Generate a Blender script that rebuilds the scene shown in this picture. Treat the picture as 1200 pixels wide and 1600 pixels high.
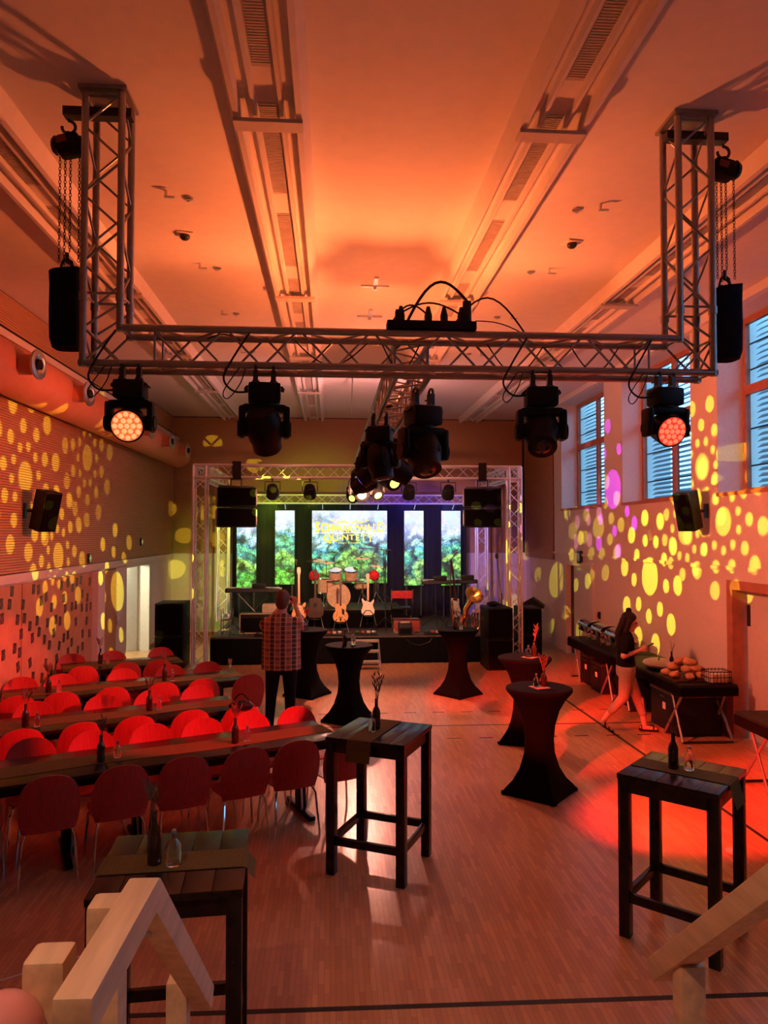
import bpy, bmesh, math, random
from mathutils import Vector, Matrix, Euler
for o in list(bpy.data.objects): bpy.data.objects.remove(o)
SC = bpy.context.scene
COL = SC.collection
R = math.radians
PI = math.pi
rnd = random.Random(7)

# ------------------------------------------------------------------ camera
cam_d = bpy.data.cameras.new('camera'); cam = bpy.data.objects.new('camera', cam_d); COL.objects.link(cam)
cam_d.sensor_fit = 'VERTICAL'; cam_d.sensor_height = 36; cam_d.lens = 1150/1600*36
cam.location = (0, 0, 2.65); cam.rotation_euler = (R(91.6), 0, R(-4.13))
cam_d.clip_start = 0.02
SC.camera = cam
SC.cycles.max_bounces = 7; SC.cycles.diffuse_bounces = 3; SC.cycles.glossy_bounces = 3; SC.cycles.transmission_bounces = 6; SC.cycles.volume_bounces = 0
# ------------------------------------------------------------------ world: overcast blue daylight outside the windows
w = bpy.data.worlds.new('World'); SC.world = w; w.use_nodes = True
nt = w.node_tree; bg = nt.nodes['Background']
tc = nt.nodes.new('ShaderNodeTexCoord'); sx = nt.nodes.new('ShaderNodeSeparateXYZ'); rp = nt.nodes.new('ShaderNodeValToRGB')
nt.links.new(tc.outputs['Generated'], sx.inputs[0]); nt.links.new(sx.outputs['Z'], rp.inputs[0])
rp.color_ramp.elements[0].position = 0.0; rp.color_ramp.elements[0].color = (.05, .12, .08, 1)
rp.color_ramp.elements[1].position = 0.08; rp.color_ramp.elements[1].color = (.20, .52, .95, 1)
nt.links.new(rp.outputs[0], bg.inputs[0]); bg.inputs[1].default_value = 3.0
# ------------------------------------------------------------------ exposure
vs = SC.view_settings
vs.view_transform = 'Standard'; vs.look = 'None'; vs.gamma = 1.0; vs.use_curve_mapping = False
vs.exposure = 0.52

# ------------------------------------------------------------------ helpers
def lin(c):
    return tuple(((x/12.92) if x <= .04045 else ((x+.055)/1.055)**2.4) for x in (v/255 for v in c))
MATS = {}
def M(name, col, rough=.55, metal=0., nscale=14., namt=.12, bump=0., emit=None, estr=0., trans=0., spec=.5, stretch=(1, 1, 1), ior=1.45):
    m = bpy.data.materials.new(name); m.use_nodes = True; MATS[name] = m
    t = m.node_tree; b = t.nodes['Principled BSDF']
    b.inputs['Roughness'].default_value = rough; b.inputs['Metallic'].default_value = metal
    b.inputs['Specular IOR Level'].default_value = spec; b.inputs['IOR'].default_value = ior
    b.inputs['Transmission Weight'].default_value = trans
    co = t.nodes.new('ShaderNodeTexCoord'); mp = t.nodes.new('ShaderNodeMapping'); n = t.nodes.new('ShaderNodeTexNoise')
    mp.inputs['Scale'].default_value = stretch
    t.links.new(co.outputs['Object'], mp.inputs[0]); t.links.new(mp.outputs[0], n.inputs['Vector'])
    n.inputs['Scale'].default_value = nscale; n.inputs['Detail'].default_value = 4
    r = t.nodes.new('ShaderNodeValToRGB')
    a = [max(0, c*(1-namt)) for c in col]; z = [min(1, c*(1+namt)) for c in col]
    r.color_ramp.elements[0].position = .3; r.color_ramp.elements[0].color = (*a, 1)
    r.color_ramp.elements[1].position = .7; r.color_ramp.elements[1].color = (*z, 1)
    t.links.new(n.outputs[0], r.inputs[0]); t.links.new(r.outputs[0], b.inputs['Base Color'])
    if bump:
        bp = t.nodes.new('ShaderNodeBump'); bp.inputs['Strength'].default_value = bump; bp.inputs['Distance'].default_value = .004
        t.links.new(n.outputs[0], bp.inputs['Height']); t.links.new(bp.outputs[0], b.inputs['Normal'])
    if emit:
        b.inputs['Emission Color'].default_value = (*emit, 1); b.inputs['Emission Strength'].default_value = estr
    return m

class MB:
    """collects shapes; build() links them as one mesh object"""
    def __init__(s): s.v = []; s.f = []
    def add(s, v, f, X=None):
        k = len(s.v)
        s.v += [tuple(X @ Vector(p)) for p in v] if X is not None else [tuple(p) for p in v]
        s.f += [tuple(i+k for i in q) for q in f]; return s
    def box(s, c, d, rot=None, X=None):
        x, y, z = d[0]/2, d[1]/2, d[2]/2
        v = [Vector(p) for p in ((-x,-y,-z),(x,-y,-z),(x,y,-z),(-x,y,-z),(-x,-y,z),(x,-y,z),(x,y,z),(-x,y,z))]
        if rot is not None:
            q = rot if isinstance(rot, Matrix) else Euler(rot).to_matrix(); v = [q @ p for p in v]
        v = [p+Vector(c) for p in v]
        return s.add(v, [(0,3,2,1),(4,5,6,7),(0,1,5,4),(1,2,6,5),(2,3,7,6),(3,0,4,7)], X)
    def b2(s, x0, x1, y0, y1, z0, z1): return s.box(((x0+x1)/2,(y0+y1)/2,(z0+z1)/2), (abs(x1-x0),abs(y1-y0),abs(z1-z0)))
    def cbox(s, c, d, b=.01, X=None, rot=None):          # box with chamfered edges
        bm = bmesh.new(); bmesh.ops.create_cube(bm, size=1)
        bmesh.ops.scale(bm, vec=Vector(d), verts=bm.verts); bmesh.ops.bevel(bm, geom=bm.edges[:], offset=b, segments=2, affect='EDGES', profile=.6)
        bm.verts.ensure_lookup_table(); q = Matrix.Translation(Vector(c)) @ (Euler(rot).to_matrix().to_4x4() if rot else Matrix())
        v = [q @ p.co for p in bm.verts]; bm.verts.index_update(); f = [tuple(p.index for p in g.verts) for g in bm.faces]; bm.free()
        return s.add(v, f, X)
    def loft(s, rings, X=None, cap=True):
        n = len(rings[0]); v = [p for r in rings for p in r]; f = []
        for i in range(len(rings)-1):
            for j in range(n):
                k = (j+1) % n; f.append((i*n+j, i*n+k, (i+1)*n+k, (i+1)*n+j))
        if cap: f.append(tuple(reversed(range(n)))); f.append(tuple((len(rings)-1)*n+j for j in range(n)))
        return s.add(v, f, X)
    def tube(s, pts, r, n=8, X=None):
        P = [Vector(p) for p in pts]; rr = r if isinstance(r, (list, tuple)) else [r]*len(P)
        rings = []; up = None
        for i, p in enumerate(P):
            d = (P[min(i+1, len(P)-1)]-P[max(i-1, 0)]).normalized()
            if up is None:
                up = Vector((0,0,1)) if abs(d.z) < .9 else Vector((1,0,0))
            a = d.cross(up)
            if a.length < 1e-5: a = d.cross(Vector((.3,.8,.5)))
            a.normalize(); b = a.cross(d).normalized(); up = b
            rings.append([p+rr[i]*(math.cos(t)*b+math.sin(t)*a) for t in (2*PI*j/n for j in range(n))])
        return s.loft(rings, X)
    def cyl(s, p0, p1, r, r2=None, n=12, X=None): return s.tube([p0, p1], [r, r if r2 is None else r2], n, X)
    def lathe(s, prof, n=20, X=None, sx=1, sy=1):
        return s.loft([[(r*math.cos(2*PI*j/n)*sx, r*math.sin(2*PI*j/n)*sy, z) for j in range(n)] for r, z in prof], X)
    def ball(s, c, r, n=12, X=None):
        rx, ry, rz = r if isinstance(r, (tuple, list)) else (r, r, r); h = max(5, n//2)
        rings = []
        for i in range(h+1):
            t = PI*min(max(i/h, .02), .98)
            rings.append([(c[0]+rx*math.sin(t)*math.cos(2*PI*j/n), c[1]+ry*math.sin(t)*math.sin(2*PI*j/n), c[2]-rz*math.cos(t)) for j in range(n)])
        return s.loft(rings, X)
    def prism(s, poly, z0, z1, X=None):
        return s.loft([[(x, y, z0) for x, y in poly], [(x, y, z1) for x, y in poly]], X)
    def limb(s, p0, p1, r0, r1, n=14):
        P0, P1 = Vector(p0), Vector(p1); s.tube([P0, P1], [r0, r1], n); s.ball(P0, r0, n); s.ball(P1, r1, n); return s
    def mesh(s, name, smooth=38):
        me = bpy.data.meshes.new(name); me.from_pydata(s.v, [], s.f); me.update()
        if smooth:
            me.polygons.foreach_set('use_smooth', [True]*len(me.polygons)); me.set_sharp_from_angle(angle=R(smooth))
        return me
    def build(s, name, mat, parent=None, loc=None, rz=0, smooth=38):
        return put(name, s.mesh(name, smooth), mat, parent, loc, rz)

def put(name, me, mat=None, parent=None, loc=None, rz=0):
    o = bpy.data.objects.new(name, me); COL.objects.link(o)
    if mat is not None and not len(me.materials): me.materials.append(mat if not isinstance(mat, str) else MATS[mat])
    if parent: o.parent = parent
    if loc is not None: o.location = loc
    if rz: o.rotation_euler = (0, 0, rz)
    return o
def tag(o, label=None, cat=None, group=None, kind=None):
    if label: o['label'] = label
    if cat: o['category'] = cat
    if group: o['group'] = group
    if kind: o['kind'] = kind
    return o
def thing(name, label, cat, loc=(0,0,0), rz=0, group=None):
    o = bpy.data.objects.new(name, None); COL.objects.link(o); o.location = loc; o.rotation_euler = (0, 0, rz)
    o.empty_display_size = .05
    return tag(o, label, cat, group)
def dup(o, parent=None):
    c = o.copy(); COL.objects.link(c)
    if parent: c.parent = parent
    for ch in list(o.children): dup(ch, c)
    return c
def dupthing(o, loc, rz=0, label=None, group=None):
    c = dup(o); c.location = loc; c.rotation_euler = (0, 0, rz)
    if label: c['label'] = label
    if group: c['group'] = group
    return c
def struct(o): o['kind'] = 'structure'; return o
def aim(v):                                   # matrix whose +Z looks along v
    return Vector(v).to_track_quat('Z', 'Y').to_matrix().to_4x4()
_cyl = {}
def rod(name, p0, p1, r, mat, parent, n=8):   # shares one unit cylinder per radius and material
    k = (r, mat, n, name)
    if k not in _cyl:
        me = MB().cyl((0,0,0), (0,0,1), r, n=n).mesh(name); me.materials.append(MATS[mat]); _cyl[k] = me
    P0, P1 = Vector(p0), Vector(p1); d = P1-P0
    o = bpy.data.objects.new(name, _cyl[k]); COL.objects.link(o); o.parent = parent
    o.matrix_local = Matrix.Translation(P0) @ aim(d) @ Matrix.Diagonal((1, 1, d.length, 1))
    return o
ORD = ['first','second','third','fourth','fifth','sixth','seventh','eighth','ninth','tenth','eleventh','twelfth']

def spot(name, loc, target, watt, color, size=40, blend=.3, radius=.05, parent=None):
    d = bpy.data.lights.new(name, 'SPOT'); d.energy = watt; d.color = color; d.spot_size = R(size); d.spot_blend = blend; d.shadow_soft_size = radius
    o = bpy.data.objects.new(name, d); COL.objects.link(o); o.location = loc
    o.rotation_euler = (Vector(target)-Vector(loc)).to_track_quat('-Z', 'Y').to_euler()
    if parent: o.parent = parent; o.matrix_parent_inverse = parent_world(parent).inverted()
    return o
def parent_world(p):
    m = p.matrix_basis.copy()
    while p.parent: p = p.parent; m = p.matrix_basis @ m
    return m
def gobo(light, rc, rings, phase=0.):
    """a metal gobo wheel in the lamp: one round hole and rings of smaller holes"""
    d = light.data; d.use_nodes = True; t = d.node_tree; N = t.nodes; L = t.links
    em = N['Emission']
    def m(op, a, b=None, c=None):
        n = N.new('ShaderNodeMath'); n.operation = op
        for i, q in enumerate((a, b, c)):
            if q is None: continue
            if isinstance(q, (int, float)): n.inputs[i].default_value = q
            else: L.new(q, n.inputs[i])
        return n.outputs[0]
    co = N.new('ShaderNodeTexCoord'); sp = N.new('ShaderNodeSeparateXYZ'); L.new(co.outputs['Normal'], sp.inputs[0])
    u = m('DIVIDE', sp.outputs[0], sp.outputs[2]); v = m('DIVIDE', sp.outputs[1], sp.outputs[2])
    r = m('SQRT', m('ADD', m('MULTIPLY', u, u), m('MULTIPLY', v, v))); a = m('ARCTAN2', v, u)
    def hole(dist, rad):
        q = N.new('ShaderNodeMapRange'); q.interpolation_type = 'SMOOTHSTEP'
        L.new(dist, q.inputs[0]); q.inputs[1].default_value = rad*1.03; q.inputs[2].default_value = rad*.94; return q.outputs[0]
    s = hole(r, rc)
    for n_, RR, rr, ph in rings:
        st = 2*PI/n_
        w_ = m('SUBTRACT', m('FLOORED_MODULO', m('ADD', a, 20*PI+ph+phase), st), st/2)
        dx = m('SUBTRACT', m('MULTIPLY', r, m('COSINE', w_)), RR*rc); dy = m('MULTIPLY', r, m('SINE', w_))
        s = m('ADD', s, hole(m('SQRT', m('ADD', m('MULTIPLY', dx, dx), m('MULTIPLY', dy, dy))), rr*rc))
    L.new(s, em.inputs['Strength'])
    return light
RINGS = [(10, 1.95, .33, 0), (10, 3.15, .47, .31), (11, 4.7, .62, .1)]

# ------------------------------------------------------------------ materials
M('plaster', (.70, .62, .54), .8, nscale=30, namt=.05, bump=.15)
M('ceiling_paint', (.78, .72, .66), .8, nscale=8, namt=.03)
M('slat_wood', (.50, .27, .13), .5, nscale=6, namt=.12, stretch=(4, .4, 20))
M('felt', (.05, .03, .025), .95)
M('trim_paint', (.66, .58, .50), .5, namt=.04)
M('window_wood', (.42, .16, .08), .45, nscale=9, namt=.15)
M('board', (.50, .25, .13), .6, nscale=5, namt=.12)
M('door_paint', (.62, .60, .52), .4, namt=.04)
M('black', (.009, .008, .009), .5, namt=.3, spec=.22)
M('black_gloss', (.010, .009, .010), .25, namt=.3)
M('black_cloth', (.0035, .003, .0035), .9, nscale=60, namt=.3, bump=.2, spec=.08)
M('black_wood', (.014, .009, .009), .26, spec=.35, nscale=12, namt=.5, stretch=(1, 12, 1), bump=.1)
M('alu_shaded', (.38, .36, .35), .40, metal=.85, nscale=30, namt=.08)  # darker copy of the aluminium, backlit shade of the front truss in its colour
M('alu_lit', (.75, .72, .70), .38, metal=.45, nscale=30, namt=.06)  # brighter copy of the same aluminium, stage light put into its colour
M('steel', (.55, .55, .56), .3, metal=1, namt=.06)
M('curtain', (.012, .011, .014), .9, nscale=30, namt=.3, bump=.2, spec=.1)
M('dark_steel', (.06, .06, .065), .4, metal=.8)
M('chair_shell', (.42, .035, .03), .38, nscale=4, namt=.18, stretch=(14, 14, 1))
M('runner', (.14, .095, .035), .9, spec=.1, nscale=90, namt=.2, bump=.2)
M('kraft', (.36, .30, .22), .7)
M('rail_wood', (.72, .50, .30), .45, nscale=3, namt=.16, stretch=(9, 1, 9), bump=.15)
M('brown_glass', (.03, .012, .004), .08, namt=.2, spec=.8)
M('clear_glass', (.97, .98, .98), .0, trans=1., namt=.01, ior=1.4)
M('twig', (.20, .07, .05), .7)
M('leaf', (.16, .09, .06), .7, namt=.3)
M('red_petal', (.62, .02, .03), .6, namt=.25)
M('duct_paint', (.60, .22, .12), .42, nscale=5, namt=.05)
M('grille', (.50, .45, .40), .6, namt=.1)
M('skin', (.56, .30, .21), .5, nscale=30, namt=.05)
M('hair_dark', (.014, .008, .006), .6, spec=.2, nscale=40, namt=.4, stretch=(8, 8, 1), bump=.4)
M('hair_short', (.10, .045, .03), .7, nscale=90, namt=.4, bump=.4)
M('denim_dark', (.008, .007, .010), .9, namt=.3, spec=.1)
M('beige_cloth', (.33, .23, .16), .8, nscale=30, namt=.1, bump=.2)
M('shirt_black', (.008, .007, .008), .85, namt=.3, spec=.1)
M('cream', (.72, .66, .52), .4, namt=.04)
M('gold_wood', (.72, .36, .13), .25, nscale=5, namt=.2, stretch=(8, 1, 1))
M('dark_wood', (.045, .016, .009), .35, spec=.25, nscale=5, namt=.3, stretch=(8, 1, 1))
M('drum_wrap', (.66, .50, .32), .3, nscale=20, namt=.2)
M('drum_skin', (.80, .72, .56), .5, namt=.05)
M('brass', (.78, .45, .16), .22, metal=1, namt=.1)
M('stage_deck', (.05, .04, .035), .55, nscale=20, namt=.4)
M('bread', (.50, .26, .12), .7, nscale=14, namt=.3, bump=.3)
M('photo_print', (.10, .06, .055), .3, nscale=22, namt=.9)
M('red_cloth', (.45, .02, .03), .7, namt=.2)
M('case_ply', (.20, .03, .025), .45)
M('pink', (.75, .30, .27), .25, namt=.04)
M('white_plastic', (.75, .75, .72), .4, namt=.03)
M('blind', (.30, .36, .42), .4, metal=.3, namt=.05)
M('pane_glass', (.9, .95, 1), .02, trans=1, namt=.01, ior=1.02, spec=.3)
M('bag_navy', (.010, .008, .022), .8, spec=.1, nscale=20, namt=.3, bump=.3)
M('rubber', (.015, .013, .012), .6)
M('led_orange', (.9, .3, .1), .4, emit=(1, .20, .05), estr=.42)
M('led_red', (.9, .2, .1), .4, emit=(1, .05, .025), estr=.45)
M('led_cell', (.9, .6, .4), .3, emit=(1, .34, .13), estr=1.0)
M('led_cell_red', (.9, .4, .3), .3, emit=(1, .17, .08), estr=.9)
M('lens_yellow', (.9, .9, .2), .2, emit=(.85, 1, .16), estr=1.4)
M('lens_white', (.9, .9, .6), .2, emit=(1, 1, .5), estr=1.6)
M('lens_dark', (.02, .015, .03), .08, spec=.8)
M('lens_violet', (.2, .1, .5), .2, emit=(.30, .08, .9), estr=1.0)
M('sign_green', (.02, .25, .08), .4, emit=(.9, .8, .3), estr=.25)
M('text_yellow', (.9, .8, .1), .5, emit=(1, .60, .0), estr=.95)
M('text_white', (.9, .9, .8), .5, emit=(1, .95, .85), estr=1.0)
M('chrome', (.8, .8, .8), .12, metal=1, namt=.02)

# parquet: narrow strips running along the hall
def parquet():
    m = bpy.data.materials.new('parquet'); m.use_nodes = True; MATS['parquet'] = m; t = m.node_tree; b = t.nodes['Principled BSDF']
    co = t.nodes.new('ShaderNodeTexCoord'); mp = t.nodes.new('ShaderNodeMapping'); mp.inputs['Rotation'].default_value = (0, 0, R(90))
    br = t.nodes.new('ShaderNodeTexBrick'); br.inputs['Scale'].default_value = 1
    br.inputs['Brick Width'].default_value = .24; br.inputs['Row Height'].default_value = .034; br.inputs['Mortar Size'].default_value = .0012
    br.inputs['Color1'].default_value = (.64, .31, .14, 1); br.inputs['Color2'].default_value = (.47, .21, .09, 1); br.inputs['Mortar'].default_value = (.30, .13, .05, 1)
    br.inputs['Bias'].default_value = 0; br.offset = .37
    t.links.new(co.outputs['Object'], mp.inputs[0]); t.links.new(mp.outputs[0], br.inputs['Vector'])
    n = t.nodes.new('ShaderNodeTexNoise'); n.inputs['Scale'].default_value = .7; n.inputs['Detail'].default_value = 2; t.links.new(co.outputs['Object'], n.inputs['Vector'])
    mx = t.nodes.new('ShaderNodeMix'); mx.data_type = 'RGBA'; mx.blend_type = 'MULTIPLY'; mx.inputs[0].default_value = .5
    rr = t.nodes.new('ShaderNodeValToRGB'); rr.color_ramp.elements[0].color = (.72, .70, .68, 1); rr.color_ramp.elements[0].position = .35; rr.color_ramp.elements[1].color = (1, 1, 1, 1); rr.color_ramp.elements[1].position = .65
    t.links.new(n.outputs[0], rr.inputs[0]); t.links.new(br.outputs[0], mx.inputs[6]); t.links.new(rr.outputs[0], mx.inputs[7]); t.links.new(mx.outputs[2], b.inputs['Base Color'])
    b.inputs['Roughness'].default_value = .28; b.inputs['Specular IOR Level'].default_value = .55
    bp = t.nodes.new('ShaderNodeBump'); bp.inputs['Strength'].default_value = .12; bp.inputs['Distance'].default_value = .002
    t.links.new(br.outputs['Fac'], bp.inputs['Height']); bp.invert = True; t.links.new(bp.outputs[0], b.inputs['Normal'])
parquet()
# screen picture: wooded hills under pale sky
def forest():
    m = bpy.data.materials.new('screen_forest'); m.use_nodes = True; MATS['screen_forest'] = m; t = m.node_tree; N = t.nodes; L = t.links
    b = N['Principled BSDF']; b.inputs['Base Color'].default_value = (.01, .01, .01, 1); b.inputs['Roughness'].default_value = .5
    g = N.new('ShaderNodeNewGeometry'); sp = N.new('ShaderNodeSeparateXYZ'); L.new(g.outputs['Position'], sp.inputs[0])
    n = N.new('ShaderNodeTexNoise'); n.inputs['Scale'].default_value = 1.3; n.inputs['Detail'].default_value = 8; L.new(g.outputs['Position'], n.inputs['Vector'])
    mr = N.new('ShaderNodeMapRange'); mr.inputs[1].default_value = 1.32; mr.inputs[2].default_value = 3.2; L.new(sp.outputs['Z'], mr.inputs[0])
    ad = N.new('ShaderNodeMath'); ad.operation = 'MULTIPLY_ADD'; ad.inputs[1].default_value = 1.0; ad.inputs[2].default_value = -.48; L.new(n.outputs[0], ad.inputs[0])
    h = N.new('ShaderNodeMath'); h.operation = 'ADD'; L.new(mr.outputs[0], h.inputs[0]); L.new(ad.outputs[0], h.inputs[1])
    rp = N.new('ShaderNodeValToRGB'); L.new(h.outputs[0], rp.inputs[0]); e = rp.color_ramp.elements
    e[0].position = .02; e[0].color = (.10, .42, .04, 1); e[1].position = .99; e[1].color = (.72, .86, 1, 1)
    for p, c in ((.14, (.015, .08, .04)), (.26, (.22, .50, .08)), (.36, (.02, .16, .15)), (.48, (.10, .40, .20)), (.57, (.05, .22, .34)), (.66, (.30, .58, .50)), (.76, (.36, .54, .74)), (.87, (.62, .70, .95))):
        x = e.new(p); x.color = (*c, 1)
    ds = N.new('ShaderNodeTexNoise'); ds.inputs['Scale'].default_value = 5; ds.inputs['Detail'].default_value = 6; L.new(g.outputs['Position'], ds.inputs['Vector'])
    dv = N.new('ShaderNodeVectorMath'); dv.operation = 'MULTIPLY_ADD'; L.new(ds.outputs['Color'], dv.inputs[0]); dv.inputs[1].default_value = (.45, .45, .45); L.new(g.outputs['Position'], dv.inputs[2])
    v = N.new('ShaderNodeTexVoronoi'); v.inputs['Scale'].default_value = 5.2; L.new(dv.outputs[0], v.inputs['Vector'])
    v2 = N.new('ShaderNodeTexNoise'); v2.inputs['Scale'].default_value = 26; v2.inputs['Detail'].default_value = 3; L.new(g.outputs['Position'], v2.inputs['Vector'])
    s1 = N.new('ShaderNodeMapRange'); s1.inputs[1].default_value = 0.; s1.inputs[2].default_value = .75; s1.inputs[3].default_value = 1.9; s1.inputs[4].default_value = .08; L.new(v.outputs['Distance'], s1.inputs[0])
    s2 = N.new('ShaderNodeMapRange'); s2.inputs[1].default_value = .3; s2.inputs[2].default_value = .7; s2.inputs[3].default_value = .25; s2.inputs[4].default_value = 1.8; L.new(v2.outputs[0], s2.inputs[0])
    mu = N.new('ShaderNodeMath'); mu.operation = 'MULTIPLY'; L.new(s1.outputs[0], mu.inputs[0]); L.new(s2.outputs[0], mu.inputs[1])
    fade = N.new('ShaderNodeMapRange'); fade.inputs[1].default_value = .62; fade.inputs[2].default_value = .95; fade.inputs[3].default_value = 1; fade.inputs[4].default_value = 0; L.new(h.outputs[0], fade.inputs[0])
    mm = N.new('ShaderNodeMix'); mm.data_type = 'FLOAT'; L.new(fade.outputs[0], mm.inputs[0]); mm.inputs[2].default_value = .56; L.new(mu.outputs[0], mm.inputs[3])
    cm = N.new('ShaderNodeMix'); cm.data_type = 'RGBA'; cm.blend_type = 'MULTIPLY'; cm.inputs[0].default_value = .45; L.new(rp.outputs[0], cm.inputs[6])
    hs = N.new('ShaderNodeMix'); hs.data_type = 'RGBA'; hs.inputs[0].default_value = .5; L.new(v.outputs['Color'], hs.inputs[6]); hs.inputs[7].default_value = (1, 1, 1, 1)
    L.new(hs.outputs[2], cm.inputs[7])
    L.new(cm.outputs[2], b.inputs['Emission Color'])
    st = N.new('ShaderNodeMath'); st.operation = 'MULTIPLY'; st.inputs[1].default_value = 1.7; L.new(mm.outputs[0], st.inputs[0]); L.new(st.outputs[0], b.inputs['Emission Strength'])
forest()
def plaid():
    m = bpy.data.materials.new('plaid'); m.use_nodes = True; MATS['plaid'] = m; t = m.node_tree; N = t.nodes; L = t.links; b = N['Principled BSDF']
    b.inputs['Roughness'].default_value = .8
    co = N.new('ShaderNodeTexCoord'); sp = N.new('ShaderNodeSeparateXYZ'); L.new(co.outputs['Object'], sp.inputs[0])
    def stripe(out, per, duty):
        a = N.new('ShaderNodeMath'); a.operation = 'FLOORED_MODULO'; L.new(out, a.inputs[0]); a.inputs[1].default_value = per
        c = N.new('ShaderNodeMath'); c.operation = 'LESS_THAN'; L.new(a.outputs[0], c.inputs[0]); c.inputs[1].default_value = per*duty; return c.outputs[0]
    col = None
    def mix(fac, base, c, amt):
        f = N.new('ShaderNodeMath'); f.operation = 'MULTIPLY'; L.new(fac, f.inputs[0]); f.inputs[1].default_value = amt
        x = N.new('ShaderNodeMix'); x.data_type = 'RGBA'; L.new(f.outputs[0], x.inputs[0])
        if isinstance(base, tuple): x.inputs[6].default_value = (*base, 1)
        else: L.new(base, x.inputs[6])
        x.inputs[7].default_value = (*c, 1); return x.outputs[2]
    c = mix(stripe(sp.outputs['X'], .14, .42), (.34, .12, .07), (.02, .012, .012), .92)
    c = mix(stripe(sp.outputs['Z'], .11, .40), c, (.06, .03, .03), .55)
    c = mix(stripe(sp.outputs['X'], .07, .14), c, (.62, .44, .32), .75)
    c = mix(stripe(sp.outputs['Z'], .055, .15), c, (.62, .44, .32), .55)
    L.new(c, b.inputs['Base Color'])
plaid()
# ================================================================== THE ROOM
XL, XR, YB, YF, ZC = -4.1, 5.2, 19.3, -3.2, 5.65
fl = struct(MB().b2(XL-.5, XR+.5, YF-.2, YB+.2, -.2, 0).build('floor', 'parquet', smooth=0))
def line(p, q, wd=.035, mat='rubber'):
    P, Q = Vector(p), Vector(q); d = (Q-P).normalized(); n = Vector((-d.y, d.x, 0))*wd/2
    v = [(*(a+s*n).to_2d(), z) for z in (.0002, .0012) for a, s in ((P, 1), (P, -1), (Q, -1), (Q, 1))]
    MB().add(v, [(0,1,2,3),(7,6,5,4),(0,4,5,1),(1,5,6,2),(2,6,7,3),(3,7,4,0)]).build('line_marking', mat, fl, smooth=0)
line((3.70, 13.4, 0), (3.78, 3.0, 0), .04); line((-.2, 10.12, 0), (5.1, 10.06, 0), .035); line((-4.05, 4.26, 0), (5.1, 4.08, 0), .04)
for k in range(14):
    for yy in (10.85, 9.47): line((-.6+k*.42, yy, 0), (-.42+k*.42, yy, 0), .03)
line((-3.6, 3.62, 0), (-1.4, 4.90, 0), .012, 'white_plastic')
fo = MB(); fo.lathe([(.085, 0), (.085, .002), (.08, .004)], 24); fo.build('floor_socket', 'grille', fl, (3.37, 5.97, 0))
ce = struct(MB().b2(XL-.5, XR+.5, YF-.2, YB+.2, ZC, ZC+.2).build('ceiling', 'ceiling_paint', smooth=0))

def slats(name, parent, axis, c0, a0, a1, z0, z1, face):
    """row of horizontal grooved wood battens on a wall; axis 'y' runs along Y at x=c0, axis 'x' along X at y=c0"""
    b = MB(); pitch = .034; n = int((z1-z0)/pitch)
    for i in range(n):
        z = z0+i*pitch
        if axis == 'y': b.b2(c0, c0+face*.022, a0, a1, z, z+.0275)
        else: b.b2(a0, a1, c0, c0+face*.022, z, z+.0275)
    o = b.build(name, 'slat_wood', parent, smooth=0); o['kind'] = 'stuff'; return o
# ---- left wall with doorway
wl = MB(); wl.b2(XL-.3, XL, YF, 15.0, 0, ZC); wl.b2(XL-.3, XL, 15.0, 17.0, 1.95, ZC); wl.b2(XL-.3, XL, 17.0, YB, 0, ZC)
wl = struct(wl.build('wall_left', 'plaster', smooth=0))
MB().b2(XL, XL+.02, YF+.05, YB-.02, 2.12, ZC).build('backing', 'felt', wl, smooth=0)
slats('slat_panel', wl, 'y', XL+.02, YF+.05, YB-.04, 2.13, ZC-.01, 1)
struct(MB().b2(XL, XL+.07, YF+.05, YB-.02, 2.0, 2.115).build('trim_1', 'trim_paint', smooth=0))
led = MB(); led.b2(XL+.042, XL+.2, YF+.05, YB-.05, 5.0, 5.09)
struct(led.build('trim_2', 'trim_paint', smooth=0))
struct(MB().b2(XL+.043, XL+.13, YF+.05, YB-.05, 5.095, 5.16).build('dark_slit', 'black', smooth=0))  # black strip standing in for the dark slit above the ledge
for y0, y1 in ((4.4, 7.2), (7.23, 10.05), (10.08, 12.93)):
    MB().b2(XL+.001, XL+.035, y0, y1, .12, 1.97).build('panel', 'board', wl, smooth=0)
MB().b2(XL+.001, XL+.12, 12.98, 13.36, 0, 1.98).build('pier', 'plaster', wl, smooth=0)
MB().b2(XL+.001, XL+.05, 14.34, 14.95, 0, 1.98).build('pier', 'plaster', wl, smooth=0)
d1 = struct(MB().b2(XL+.001, XL+.03, 13.4, 14.32, 0.01, 1.97).build('door_1', 'felt', smooth=0))
for k in range(22): MB().b2(XL+.03, XL+.045, 13.405+k*.0415, 13.438+k*.0415, .02, 1.96).build('slat', 'slat_wood', d1, smooth=0)
MB().cbox((XL+.075, 14.24, 1.0), (.03, .03, .16), .006).build('handle', 'steel', d1)
d2 = MB(); d2.b2(XL-.29, XL+.052, 14.955, 15.015, 0, 1.99); d2.b2(XL-.29, XL+.02, 16.985, 17.04, 0, 1.99); d2.b2(XL-.289, XL+.019, 15.02, 16.98, 1.935, 1.99)
d2 = struct(d2.build('door_2', 'trim_paint', smooth=0))
leaf = MB().b2(-.025, .025, 0, .95, .01, 1.93).build('leaf', 'door_paint', d2, (XL-.25, 16.95, 0), R(128), smooth=0)
MB().cbox((.05, .85, 1.0), (.04, .12, .03), .008).build('handle', 'steel', leaf)
cor = MB(); cor.b2(XL-2.4, XL-2.3, 14.0, 18.5, 0, 2.5); cor.b2(XL-2.3, XL-.3, 18.4, 18.5, 0, 2.5); cor.b2(XL-2.3, XL-.3, 14.0, 14.1, 0, 2.5); cor.b2(XL-2.3, XL-.3, 14.1, 18.4, 2.4, 2.5)
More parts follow.
